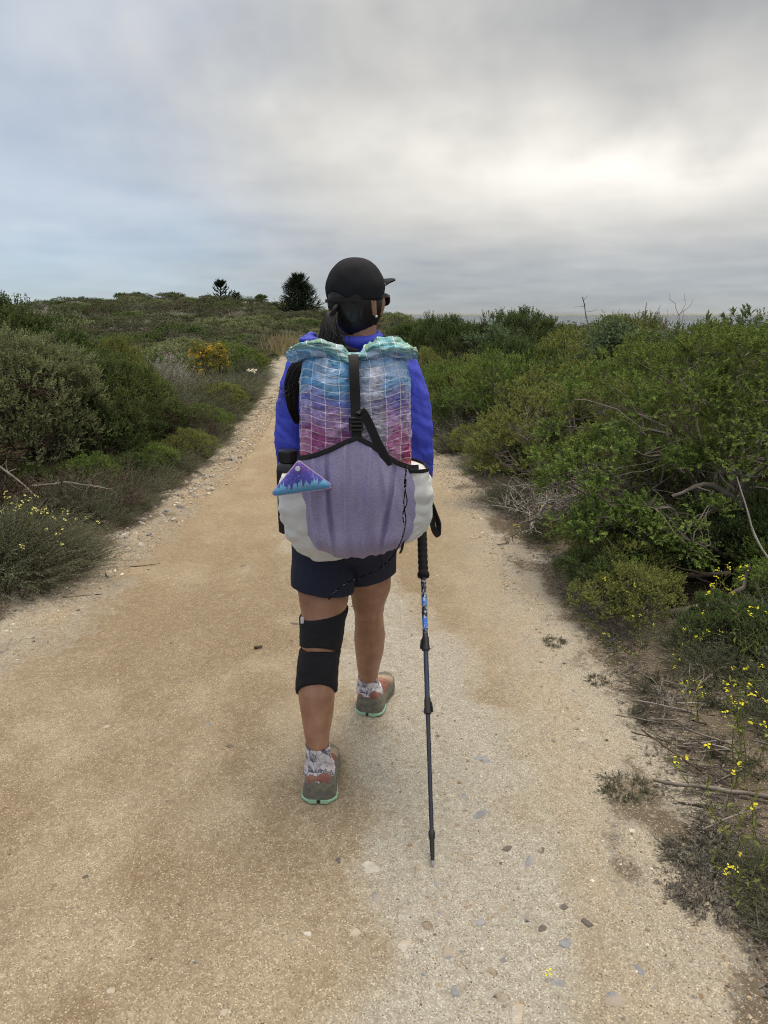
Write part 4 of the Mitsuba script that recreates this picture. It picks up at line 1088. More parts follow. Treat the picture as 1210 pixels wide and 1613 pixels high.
LEFT_LEG = [(-.180, 2.36, .82, .098), (-.200, 2.32, .627, .086), (-.199, 2.30, .59, .080), (-.201, 2.28, .553, .070), (-.203, 2.26, .506, .066), (-.207, 2.24, .459, .062), (-.212, 2.23, .42, .060),
            (-.215, 2.21, .394, .0605), (-.218, 2.185, .339, .061), (-.217, 2.17, .314, .059), (-.215, 2.15, .268, .0525), (-.214, 2.12, .218, .0425), (-.211, 2.10, .173, .0345), (-.210, 2.10, .12, .032)]
RIGHT_LEG = [(-.075, 2.37, .82, .095), (-.048, 2.42, .60, .072), (-.054, 2.44, .535, .0595), (-.053, 2.47, .474, .051), (-.053, 2.50, .413, .053), (-.052, 2.53, .362, .0575), (-.054, 2.56, .297, .0545),
             (-.059, 2.60, .213, .0455), (-.062, 2.63, .136, .035), (-.062, 2.635, .10, .031)]
HEAD, YAW = np.array([-.086, 2.365, 1.566]), math.radians(40)
HX, HY = np.array([math.cos(YAW), -math.sin(YAW), 0]), np.array([math.sin(YAW), math.cos(YAW), 0])  # the head's right and forward


def hd(x, y, z):
    """A point of the head's frame (right, forward, up from the skull's middle) in the world."""
    x, y, z = np.broadcast_arrays(x, y, z)
    return HEAD + x[..., None] * HX + y[..., None] * HY + z[..., None] * np.array([0, 0, 1.0])


def ellipsoid(c, r, sub=24):
    """An ellipsoid in the head's frame as a manifold."""
    m = m3.Manifold.sphere(1.0, sub * 2).scale([float(q) for q in r]).rotate([0, 0, -math.degrees(YAW)])
    return m.translate([float(q) for q in hd(*c)])


def hand(wrist, palm, fingers, thumb):
    out = chain([(*wrist, .026), (*palm[0], .024)]) + [m3.Manifold.batch_hull([ball(q, .0145) for q in palm])]
    for f in fingers + [thumb]:
        out += chain([(*q, r) for q, r in zip(f, (.0098, .0092, .0085, .0075))])
    return out


# the pole's axis, needed for the right hand
TIP, TOP = np.array([.137, 1.769, .004]), np.array([.1285, 2.52, .878])
AX = norm(TOP - TIP)
AR = norm(np.cross(AX, [0, 0, 1.0]))
AF = np.cross(AR, AX)


def on_pole(s):
    return TIP + AX * s


def round_pole(s, ang, r):
    a = math.radians(ang)
    return on_pole(s) + r * (math.cos(a) * AR + math.sin(a) * AF)


body = []
body += chain(LEFT_LEG) + chain([(-.210, 2.10, .12, .032), (-.206, 2.075, .065, .028)]) + chain([(-.210, 2.11, .09, .03), (-.200, 2.22, .050, .026), (-.198, 2.27, .042, .018)])
body += chain(RIGHT_LEG) + chain([(-.062, 2.635, .10, .031), (-.060, 2.62, .06, .028)]) + chain([(-.060, 2.64, .085, .03), (-.030, 2.75, .048, .026), (-.018, 2.80, .040, .018)])
body.append(m3.Manifold.batch_hull([ball((-.17, 2.37, .90), .10), ball((-.08, 2.37, .90), .10), ball((-.165, 2.37, .81), .10), ball((-.09, 2.37, .81), .10)]))
body.append(m3.Manifold.batch_hull([ball((-.16, 2.38, .92), .085), ball((-.06, 2.38, .92), .085), ball((-.17, 2.39, 1.28), .085), ball((-.01, 2.39, 1.28), .085)]))
body.append(m3.Manifold.batch_hull([ball((-.20, 2.39, 1.33), .055), ball((.00, 2.39, 1.335), .055), ball((-.085, 2.385, 1.38), .055)]))
body += chain([(-.086, 2.385, 1.37, .062), (-.078, 2.375, 1.43, .055), (-.080, 2.368, 1.50, .055)])
body += chain([(-.225, 2.385, 1.345, .046), (-.270, 2.36, 1.20, .040), (-.284, 2.34, 1.08, .033), (-.262, 2.45, 1.00, .028), (-.236, 2.565, .955, .024)])
body += chain([(.02, 2.385, 1.35, .046), (.065, 2.36, 1.24, .040), (.098, 2.34, 1.09, .033), (.110, 2.41, .985, .028), (.112, 2.475, .925, .024)])
# head: skull, face, jaw, nose, lips, ears
body.append(ellipsoid((0, -.004, .002), (.072, .090, .084)))
body.append(m3.Manifold.batch_hull([ellipsoid((s * .036, .040, -.030), (.030, .045, .050)) for s in (-1, 1)] + [ellipsoid((0, .070, -.100), (.022, .020, .017))] + [ellipsoid((s * .048, .012, -.075), (.012, .020, .020)) for s in (-1, 1)]))
body.append(m3.Manifold.batch_hull([ellipsoid((0, .088, -.012), (.008, .010, .008)), ellipsoid((0, .106, -.050), (.011, .011, .009)), ellipsoid((0, .085, -.052), (.017, .012, .009))]))
body.append(ellipsoid((0, .086, -.076), (.021, .009, .0055)))
body.append(ellipsoid((0, .084, -.086), (.018, .009, .0055)))
for s in (-1, 1):
    body.append(ellipsoid((s * .0335, .084, -.014), (.020, .008, .005)))
    body.append(m3.Manifold.batch_hull([ellipsoid((s * .074, -.006, -.028), (.006, .014, .014)), ellipsoid((s * .073, .002, -.062), (.006, .008, .009))]))
# right hand closed round the grip
fing = []
for k in range(4):
    s = 1.068 + .0205 * (3 - k)
    sc = [.94, 1.0, .97, .82][k]
    fing.append([round_pole(s + .004, 150, .030), round_pole(s + .003, 85, .0275), round_pole(s, 20, .0265), round_pole(s - .003, -20 - 25 * sc, .0255)])
thumb = [round_pole(1.125, 205, .034), round_pole(1.140, 235, .031), round_pole(1.142, 285, .027), round_pole(1.140, 325, .0265)]
body += hand((.112, 2.475, .925), [round_pole(1.132, 190, .036), round_pole(1.132, 150, .032), round_pole(1.066, 150, .032), round_pole(1.072, 185, .036)], fing, thumb)
# left hand, loosely curled in front of the hip
lp = np.array([-.225, 2.60, .945])
fing = []
for k in range(4):
    b = np.array([-.236 + .002 * k, 2.655 - .010 * abs(k - 1), .962 - .020 * k])
    L = [.040, .044, .041, .032][k]
    fing.append([b, b + np.array([.010, L * .9, -.010]), b + np.array([.030, L * 1.15, -.022]), b + np.array([.045, L * .85, -.030])])
body += hand((-.236, 2.565, .955), [lp + [-.008, 0, .020], lp + [-.010, .052, .018], lp + [-.004, .045, -.042], lp + [0, 0, -.030]], fing,
             [lp + [.004, .004, .022], lp + [.020, .026, .032], lp + [.030, .052, .030], lp + [.034, .072, .024]])
bm = soft(fuse(body), .0075, 12)


def calf_muscle(v):
    z = v[:, 2]
    x, y = v[:, 0], v[:, 1]
    right = x > -.13
    kz = np.where(right, .462, .455)                       # height of the knee's crease
    cx = np.where(right, -.053, -.208)
    behind = np.where(right, y < 2.52, y < 2.24) & (z < .72)
    u = x - cx
    crease = -.0030 * np.exp(-((z - kz - .10 * u) / .005) ** 2) - .0022 * np.exp(-((z - kz - .020 + .12 * u) / .004) ** 2)
    tendon = .0045 * (np.exp(-((np.abs(u) - .036) / .010) ** 2)) * np.exp(-((z - kz) / .045) ** 2)
    heads = -.0035 * np.exp(-(u / .008) ** 2) * sstep(.24, .30, z) * sstep(.42, .36, z)
    achilles = .004 * np.exp(-(u / .010) ** 2) * sstep(.24, .16, z)
    return (crease + tendon + heads + achilles) * behind + .0030 * (fab(v, 14, 2) - .5) * (z < .7) + .002 * (fab(v, 9, 3) - .5)


bm = ruffle(bm, calf_muscle)
put('person__body', (np.array(bm.vertices), np.array(bm.faces)), 'skin', smooth=True)
for i, s in enumerate((-1, 1)):
    m = trimesh.creation.icosphere(subdivisions=2, radius=.0115)
    put('person__eye' + ('_%03d' % i if i else ''), (np.array(m.vertices) + hd(s * .0335, .078, -.024), np.array(m.faces)), 'eye_white', smooth=True)
m = trimesh.creation.icosphere(subdivisions=2, radius=.0042)
put('person__earring', (np.array(m.vertices) + hd(.079, .004, -.072), np.array(m.faces)), 'pearl', smooth=True)

# shirt with long sleeves, collar and hood cloth bunched at the left of the neck
shirt = [m3.Manifold.batch_hull([ball((-.17, 2.38, .90), .100), ball((-.07, 2.38, .90), .100), ball((-.185, 2.39, 1.29), .097), ball((.00, 2.39, 1.29), .097)]),
         m3.Manifold.batch_hull([ball((-.215, 2.385, 1.345), .066), ball((.018, 2.385, 1.352), .066), ball((-.088, 2.385, 1.385), .066)])]
shirt += chain([(-.235, 2.38, 1.348, .066), (-.262, 2.365, 1.28, .065), (-.279, 2.355, 1.20, .063), (-.290, 2.335, 1.10, .058), (-.284, 2.36, 1.055, .056), (-.262, 2.45, 1.00, .047), (-.240, 2.55, .96, .037)])
shirt += chain([(.030, 2.38, 1.358, .066), (.055, 2.37, 1.31, .065), (.076, 2.36, 1.24, .064), (.090, 2.345, 1.16, .063), (.099, 2.34, 1.08, .060), (.108, 2.38, 1.01, .052), (.114, 2.46, .945, .040)])
ring = [(-.086 + .068 * math.cos(a), 2.380 + .068 * math.sin(a), 1.430 + .012 * math.sin(a), .017) for a in np.linspace(0, 2 * PI, 17)]
shirt += chain(ring)
sm = soft(fuse(shirt), .006, 14)


def folds(v):
    x, y, z = v.T
    arm = sstep(.13, .17, np.abs(x + .09))
    creased = np.abs(fab(np.stack([x * 10, y * 14, z * 22 + x * 16], -1), 1, 4) - .5)
    elbow = np.exp(-((z - 1.06) / .09) ** 2)
    long = np.abs(fab(np.stack([x * 34 + z * 5, y * 26, z * 5], -1), 1, 6) - .5)
    return arm * (.003 + .024 * elbow * (creased - .18) + .010 * (creased - .18) + .016 * (long - .15)) + .004 * (fab(v, 9, 5) - .5)


sm = ruffle(sm, folds)
put('person__shirt', (np.array(sm.vertices), np.array(sm.faces)), 'shirt_blue', smooth=True)
hood = soft(fuse(chain([(-.205, 2.325, 1.398, .030), (-.238, 2.335, 1.418, .022), (-.222, 2.35, 1.432, .016)]) + chain([(-.205, 2.33, 1.40, .026), (-.16, 2.33, 1.415, .018), (-.12, 2.315, 1.412, .016)])), .004, 6)
hood = ruffle(hood, lambda v: .020 * (np.abs(fab(v, 42, 7, 2) - .5) - .15))
put('person__shirt__hood', (np.array(hood.vertices), np.array(hood.faces)), 'shirt_blue', smooth=True)

# shorts
pel = m3.Manifold.batch_hull([ball((-.185, 2.365, .90), .108), ball((-.075, 2.365, .90), .108), ball((-.188, 2.355, .80), .118), ball((-.072, 2.365, .80), .118)])
sl = fuse(chain([(-.192, 2.352, .82, .114), (-.198, 2.335, .72, .106), (-.202, 2.315, .655, .104), (-.202, 2.30, .57, .103)]))
sr = fuse(chain([(-.068, 2.362, .82, .116), (-.060, 2.385, .72, .102), (-.054, 2.405, .655, .095), (-.050, 2.42, .56, .090)]))
sl = sl.trim_by_plane([.14, .05, 1.0], .14 * -.20 + .05 * 2.22 + .626)
sr = sr.trim_by_plane([-.22, .0, 1.0], -.22 * -.055 + .618)
so = soft(fuse([pel, sl, sr]), .006, 8)
so = ruffle(so, lambda v: .007 * (np.abs(fab(v * [1, 1, .35], 24, 8, 2) - .5) - .15) + .006 * (fab(v, 8, 9) - .5))
put('person__shorts', (np.array(so.vertices), np.array(so.faces)), 'shorts_navy', smooth=True)


# the two knee straps on the left leg
def leg_at(z):
    a = np.array(LEFT_LEG)[::-1]
    return [np.interp(z, a[:, 2], a[:, i]) for i in (0, 1, 3)]


from scipy.spatial import cKDTree
lv = np.array(bm.vertices)
lv = lv[(lv[:, 0] < -.125) & (lv[:, 2] > .26) & (lv[:, 2] < .62)]
_x, _y, _r = leg_at(lv[:, 2])
la, lr = np.arctan2(lv[:, 0] - _x, -(lv[:, 1] - _y)), np.minimum(np.hypot(lv[:, 0] - _x, lv[:, 1] - _y), _r + .016)
tree_ = cKDTree(np.stack([np.sin(la) * .06, np.cos(la) * .06, lv[:, 2]], -1))


def leg_r(a, z):
    d, i = tree_.query(np.stack([np.sin(a) * .06, np.cos(a) * .06, z], -1), k=8)
    return np.maximum(lr[i].mean(1), lr[i].max(1)) + .0015


def knee_strap(key, zt, zb, th=.0060):
    n, k = 96, 22
    a = np.arange(n) * 2 * PI / n                  # 0 faces the back of the leg
    rings = []
    for inner in (0, 1):
        for q in (np.linspace(0, 1, k) if not inner else np.linspace(1, 0, k)):
            z = zb(a) * (1 - q) + zt(a) * q
            cx, cy, _ = leg_at(z)
            r = leg_r(a, z)
            e = min(q, 1 - q)
            off = (th * min(1, .35 + e * 14) if not inner else -.004)
            p = np.stack([cx + np.sin(a) * (r + off), cy - np.cos(a) * (r + off), z], -1)
            if not inner:
                w = fab(p * [40, 40, 60], 1, 12, 2) - .5
                p += np.stack([np.sin(a), -np.cos(a), 0 * a], -1) * (w * .0035)[:, None]
            rings.append(p)
    rings.append(rings[0])
    v, f = loft(rings, caps=False)
    put(key, (v, f), 'strap_black', smooth=True)


knee_strap('person__knee_strap', lambda a: .556 + .011 * np.sin(a) + .003 * np.cos(2 * a), lambda a: .449 + .026 * np.maximum(np.cos(a), 0) ** 1.5 - .006 * np.sin(a))
knee_strap('person__knee_strap_001', lambda a: .443 + .018 * np.maximum(np.cos(a), 0) - .002 * np.sin(a), lambda a: .318 + .054 * np.maximum(np.cos(a), 0) ** 1.2 + .002 * np.sin(a))
tg = ribbon([(-.262, 2.221, .563), (-.262, 2.216, .553), (-.262, 2.215, .543)], .010, .0015, [1, .3, 0], 5)
put('person__knee_strap__tab', tg, 'white_stretch')
tag('person__knee_strap', 'wide black strap above the back of the left knee')
tag('person__knee_strap_001', 'black strap with an arched lower edge around the upper left calf')


# gaiters and shoes
def gaiter_print(p, n, uv):
    q = mikit.fbm(p.x * 60, p.y * 60, p.z * 60, 2)
    d1, d2, c = mikit.voronoi(uv.x * 13 + q * .8, uv.y * 5 + q * .8)
    ringed = mikit.smoothstep(.06, .0, dr.abs(dr.abs(d1 - .26) - .10))
    a = mikit.mix(mi.Color3f(.46, .45, .49), mi.Color3f(.085, .08, .13), mikit.smoothstep(.35, .75, c))
    a = mikit.mix(a, mi.Color3f(.66, .64, .66), ringed * .9)
    edge = mikit.smoothstep(.09, .03, d2 - d1)
    a = mikit.mix(a, mi.Color3f(.10, .095, .16), edge * .8)
    return a * (.8 + .4 * q)


scene['gaiter_cloth'] = {'type': 'twosided', 'b': {'type': 'principled', 'base_color': mikit.proc(gaiter_print), 'roughness': .8}}


def gaiter(key, C, seed):
    """C: rows (x, y, z, rx, ry) from the top to the hem."""
    n, k = 72, 26
    a = np.arange(n) * 2 * PI / n
    t = np.linspace(0, 1, k)
    C = np.array([[np.interp(q, np.linspace(0, 1, len(C)), np.array(C)[:, i]) for i in range(5)] for q in t])
    rings = []
    for inner in (0, 1):
        for i in (range(k) if not inner else range(k - 1, -1, -1)):
            x, y, z, rx, ry = C[i]
            p = np.stack([x + np.sin(a) * rx, y - np.cos(a) * ry, z + 0 * a], -1)
            w = np.abs(fab(np.stack([np.sin(a) * 3, np.cos(a) * 3, z * 70 + 0 * a], -1), 1, seed, 2) - .5) - .15
            p[:, :2] += np.stack([np.sin(a), -np.cos(a)], -1) * (w * .010 - .0025 * inner)[:, None]
            p[:, 2] += .006 * t[i] ** 3 * np.sin(a * 3 + seed) - .010 * t[i] * np.maximum(-np.cos(a), 0)
            rings.append(p)
    v, f = loft(rings, caps=False)
    uv = np.stack([np.tile(a / 6.283, 2 * k), np.repeat(np.r_[t, t[::-1]], n)], -1)
    put(key, (v, f, uv), 'gaiter_cloth', smooth=True)


gaiter('person__gaiter', [(-.211, 2.100, .178, .0385, .0385), (-.210, 2.100, .150, .038, .040), (-.209, 2.105, .125, .041, .047), (-.208, 2.110, .100, .048, .062), (-.207, 2.114, .078, .052, .074)], 3)
gaiter('person__gaiter_001', [(-.062, 2.633, .142, .040, .040), (-.062, 2.635, .122, .041, .044), (-.061, 2.64, .105, .044, .052), (-.058, 2.648, .088, .050, .066), (-.057, 2.652, .074, .053, .074)], 8)
tag('person__gaiter', 'grey floral printed gaiter at the left ankle')
tag('person__gaiter_001', 'grey floral printed gaiter at the right ankle')



def dusty(key, col, weave):
    """Shoe cloth with trail dust rubbed into it."""
    def fn(p, n, uv):
        a = mikit.fbm(p.x * 30, p.y * 30, p.z * 30, 3)
        b = mikit.noise(p.x * weave, p.y * weave, p.z * weave)
        d = mikit.fbm(p.x * 85 + 4, p.y * 85, p.z * 85, 3)
        c = mi.Color3f(*col) * (.72 + .56 * a) * (.84 + .32 * b)
        return mikit.mix(c, mi.Color3f(.30, .245, .175), mikit.smoothstep(.35, .75, d) * .34)
    scene[key] = {'type': 'twosided', 'b': {'type': 'principled', 'base_color': mikit.proc(fn), 'roughness': .85, 'specular': .25}}


dusty('shoe_grey', (.115, .12, .105), 520.0)
dusty('shoe_red', (.20, .085, .075), 430.0)
dusty('shoe_tan', (.24, .19, .145), 430.0)
scene['rubber_mint'] = {'type': 'principled', 'base_color': {'type': 'rgb', 'value': (.30, .50, .36)}, 'roughness': .6}
SY = np.array([-.004, .006, .02, .05, .09, .13, .17, .21, .24, .258, .268])
SW = np.array([.026, .041, .050, .051, .046, .043, .047, .050, .042, .027, .010])
SH = np.array([.052, .086, .094, .090, .086, .088, .074, .058, .046, .036, .024])


def shoe(i, heel, toe_dir, pitch):
    """A running shoe; heel: its rearmost point on the ground."""
    key = 'person__shoe' + ('_%03d' % i if i else '')
    fw = norm(np.array([toe_dir[0], toe_dir[1], 0.0]))
    rt = np.array([fw[1], -fw[0], 0])

    def world(v):
        v = np.array(v, float)
        y, z = v[:, 1], v[:, 2]
        z = z + np.maximum(.21 - y, 0) * math.tan(pitch) + .10 * np.maximum(y - .20, 0) ** 1.0 * .9
        return np.array([heel[0], heel[1], 0.006]) + v[:, :1] * rt + y[:, None] * fw + z[:, None] * [0, 0, 1.0]

    def outline(y, extra):
        return np.interp(y, SY, SW) + extra
    n = 60
    ys_ = np.unique(np.r_[SY, np.linspace(-.004, .03, 9), np.linspace(.03, .268, 22)])

    def slab(z0, z1, e0, e1, bevel=.004, y0=-.004, y1=.268, x0=-1.0, x1=1.0, dent=0):
        yy = np.unique(np.r_[ys_[(ys_ > y0) & (ys_ < y1)], y0, y1])
        rings = []
        for y in yy:
            w0, w1 = outline(y, e0), outline(y, e1)
            prof = [(-w0 + bevel, z0), (w0 - bevel, z0), (w0, z0 + bevel), ((w0 + w1) / 2, (z0 + z1) / 2), (w1, z1 - bevel), (w1 - bevel, z1), (-w1 + bevel, z1), (-w1, z1 - bevel), (-(w0 + w1) / 2, (z0 + z1) / 2), (-w0, z0 + bevel)]
            rings.append([(np.clip(a, x0, x1), y, b) for a, b in prof])
        v, f = loft(rings)
        return world(v), f
    put(key + '__midsole', slab(.009, .046, .004, .000), 'shoe_grey', smooth=40)
    for q, (a, b) in enumerate(((-1, -.006), (.006, 1))):
        put(key + '__heel_pad' + ('_%03d' % q if q else ''), slab(-.001, .0115, .0062, .0065, .003, -.0065, .085, a, b), 'rubber_mint', smooth=40)
    put(key + '__outsole', slab(0.0, .0085, .003, .003, .002, .09, .266), 'shoe_grey', smooth=40)
    # upper: red mesh with a grey heel counter and a tan toe
    yy = np.linspace(.0, .262, 40)
    for part, ya, yb, grow, mat, zcut in (('upper', .004, .185, 0, 'shoe_red', 1.0), ('toe', .175, .262, .0008, 'shoe_tan', 1.0), ('heel_counter', -.003, .080, .0022, 'shoe_grey', .86)):
        rings = []
        for y in np.linspace(ya, yb, 26):
            w, h = np.interp(y, SY, SW) * .93 + grow, (np.interp(y, SY, SH) + grow) * zcut
            a = np.linspace(0, PI, 25)
            e = .62
            px = np.sign(np.cos(a)) * np.abs(np.cos(a)) ** e * w * (1 - .18 * np.sin(a) ** 2 * (zcut == 1.0))
            pz = .040 + np.sin(a) ** .75 * (h - .040)
            q = np.stack([px, y + 0 * a, pz], -1)
            rings.append(np.vstack([q, [[-w * .8, y, .038], [w * .8, y, .038]]]))
        v, f = loft(rings)
        v = world(v)
        v = v + .003 * (fab(v, 45, 21 + i, 2) - .5)[:, None]
        put(key + '__' + part, (v, f), mat, smooth=50)


shoe(0, (-.2065, 2.037), (.03, 1), .03)
shoe(1, (-.064, 2.578), (.28, 1), .0)
tag('person__shoe', 'trailing left shoe with grey heel and two mint green heel pads')
tag('person__shoe_001', 'right shoe set down ahead, toe turned outwards')

# cap
n, k = 96, 26
az = np.arange(n) * 2 * PI / n           # 0 = forward
rings = []
aw = (az + PI) % (2 * PI) - PI
rim = -.024 + .022 * np.exp(-((np.abs(aw) - PI) / .42) ** 2) + .050 * sstep(1.35, .55, np.abs(aw))
el0 = np.arcsin(np.clip(rim / .1, -.6, .6))
for inner in (1, 0):                      # inner top, inner rim, outer rim, outer top
    for i in range(k):
        q = i / (k - 1)
        el = el0 + (PI / 2 - .03 - el0) * (1 - q if inner else q)
        s = .97 if inner else 1.0
        seam = 1 - .016 * np.exp(-(np.sin(aw * 2.5 + .6) / .09) ** 2) * (np.cos(el) ** .5) * (1 - inner)
        seam = seam * (1 - (.045 * np.exp(-q / .16) if not inner else .03 + .045 * np.exp(-(1 - q) / .16)))
        x, y, z = .0855 * np.cos(el) ** .90 * np.sin(az) * s * seam, .1025 * np.cos(el) ** .90 * np.cos(az) * s * seam, .100 * np.sin(el) * s
        rings.append(hd(x, y, z))
v, f = loft(rings)
v = v + norm(v - HEAD) * ((.012 * (fab(v, 15, 31, 2) - .5)) * sstep(.098, .075, v[:, 2] - HEAD[2]))[:, None]
put('person__cap', (v, f), 'cap_black', smooth=True)
bu, bv = np.meshgrid(np.linspace(-1, 1, 33), np.linspace(0, 1, 14))
bx = bu * (.076 - .016 * bv)
by = np.sqrt(np.maximum(1 - (bx / .086) ** 2, .02)) * .098 + bv * .068 * np.sqrt(np.maximum(1 - np.abs(bu) ** 2.6, 0))
bz = .038 - .30 * bx ** 2 / .076 + .006 * bv
top, bot = hd(bx, by, bz + .0016), hd(bx, by, bz - .0016)
v1, f1 = grid(top[..., 0], top[..., 1], top[..., 2])
v2, f2 = grid(bot[..., 0], bot[..., 1], bot[..., 2])
put('person__cap__bill', join([(v1, f1), (v2, f2[:, ::-1])])[:2], 'cap_black', smooth=True)
st = [hd(.0845 * math.sin(a), .1005 * math.cos(a), -.027) for a in np.linspace(PI * .72, PI * 1.28, 12)]
put('person__cap__back_strap', ribbon(st, .009, .002, [0, 0, 1]), 'webbing_black')

# sunglasses
for i, s in enumerate((-1, 1)):
    a = np.linspace(0, 2 * PI, 33)[:-1]
    out = np.stack([s * .033 + .024 * np.sign(np.cos(a)) * np.abs(np.cos(a)) ** .75, 0 * a, -.022 + 0.0165 * np.sign(np.sin(a)) * np.abs(np.sin(a)) ** .8], -1)
    yy = .097 - .25 * np.abs(out[:, 0]) ** 1.4
    rim = hd(out[:, 0], yy, out[:, 2])
    lv, lf = loft([hd(out[:, 0] * 1.0, yy - .001, out[:, 2]), hd(out[:, 0], yy + .001, out[:, 2])])
    put('person__sunglasses__lens' + ('_%03d' % i if i else ''), (lv, lf), 'lens_dark')
    put('person__sunglasses__rim' + ('_%03d' % i if i else ''), tubes(np.vstack([rim, rim[:2]])[None], np.full((1, 34), .0028), 6), 'plastic_black', smooth=True)
    tp = [hd(s * .062, .086, -.012), hd(s * .0745, .060, -.012), hd(s * .0795, .010, -.016), hd(s * .079, -.012, -.026)]
    put('person__sunglasses__temple' + ('_%03d' % i if i else ''), ribbon(tp, .008, .003, [0, 0, 1], 16), 'plastic_black')
put('person__sunglasses__bridge', cord([hd(-.009, .100, -.014), hd(0, .106, -.011), hd(.009, .100, -.014)], .0028, 8), 'plastic_black', smooth=True)

# hair: close to the skull below the cap, gathered into a ponytail over the left shoulder
hm = ellipsoid((0, -.002, -.016), (.0785, .0942, .124)).trim_by_plane([-float(HY[0]), -float(HY[1]), .60], float(np.dot([-HY[0], -HY[1], .60], hd(0, .004, -.03)))).trim_by_plane([0, 0, 1], float(HEAD[2] - .136)).trim_by_plane([0, 0, -1], -float(HEAD[2] + .010))
ht = soft(hm, .005, 6)
ht = ruffle(ht, lambda v: .004 * (fab(np.stack([v[:, 0] * 130, v[:, 1] * 130, v[:, 2] * 16], -1), 1, 33, 2) - .5))
put('person__hair', (np.array(ht.vertices), np.array(ht.faces)), 'hair_black', smooth=True)
rng = np.random.default_rng(41)
main = smooth_path([(-.140, 2.292, 1.508), (-.152, 2.272, 1.505), (-.160, 2.258, 1.478), (-.163, 2.250, 1.44), (-.178, 2.246, 1.405), (-.222, 2.255, 1.378), (-.262, 2.262, 1.338), (-.279, 2.268, 1.285), (-.277, 2.272, 1.225), (-.262, 2.274, 1.18)], 40)
wd = np.interp(np.linspace(0, 1, 40), [0, .06, .15, .35, .55, .75, 1], [.012, .015, .024, .034, .026, .020, .006])
S = []
R_ = []
for i in range(330):
    a, q = rng.random() * 6.28, math.sqrt(rng.random())
    o = np.stack([wd * q * math.cos(a) * 1.0, wd * q * math.sin(a) * .5, wd * q * math.sin(a) * .35], -1)
    o += (meshkit.fbm(np.stack([np.linspace(0, 4, 40), np.full(40, i * 3.1), np.zeros(40)], -1), 2, 44) - .5)[:, None] * [.010, .004, .006] * np.linspace(0, 1.4, 40)[:, None]
    S.append(main + o)
    R_.append(np.interp(np.linspace(0, 1, 40), [0, .1, .7, 1], [.0016, .0020, .0016, .0004]))
for i in range(120):  # locks that hang straight down between the pack and the nape
    a, q = rng.random() * 6.28, math.sqrt(rng.random())
    p = smooth_path([(-.150, 2.275, 1.506), (-.156, 2.258, 1.475), (-.150 + rng.normal() * .012, 2.247, 1.43), (-.128 + rng.normal() * .022, 2.245, 1.385), (-.125 + rng.normal() * .02, 2.262, 1.33)], 40)
    S.append(p + np.stack([wd * q * math.cos(a) * .8, wd * q * math.sin(a) * .4, 0 * wd], -1))
    R_.append(np.full(40, .0017))
for i in range(26):  # loose strands blown left of the shoulder
    e = np.array([-.302 - rng.random() * .02, 2.25, 1.30 - rng.random() * .06])
    p = smooth_path([main[24] + rng.normal(size=3) * .006, main[28] + rng.normal(size=3) * .006 - [0, .012, 0], (main[30] + e) / 2 + rng.normal(size=3) * .005 - [0, .02, 0], e - [0, .02, 0]], 40)
    S.append(p)
    R_.append(np.linspace(.0011, .0004, 40))
put('person__hair__ponytail', tubes(np.array(S), np.array(R_), 3), 'hair_black', smooth=True)
tie = [(-.150 + .020 * math.cos(a) * .5, 2.276 + .016 * math.sin(a), 1.507 + .018 * math.cos(a) * .9) for a in np.linspace(0, 2 * PI, 17)]
put('person__hair__hair_tie', cord(tie, .006, 40, 8), 'webbing_black', smooth=True)
tag('person', 'person seen from behind in blue long sleeved shirt, navy shorts and black cap, walking away', 'person')

# ------------------------------------------------------------------ the backpack
PX, PY = -.082, 2.148


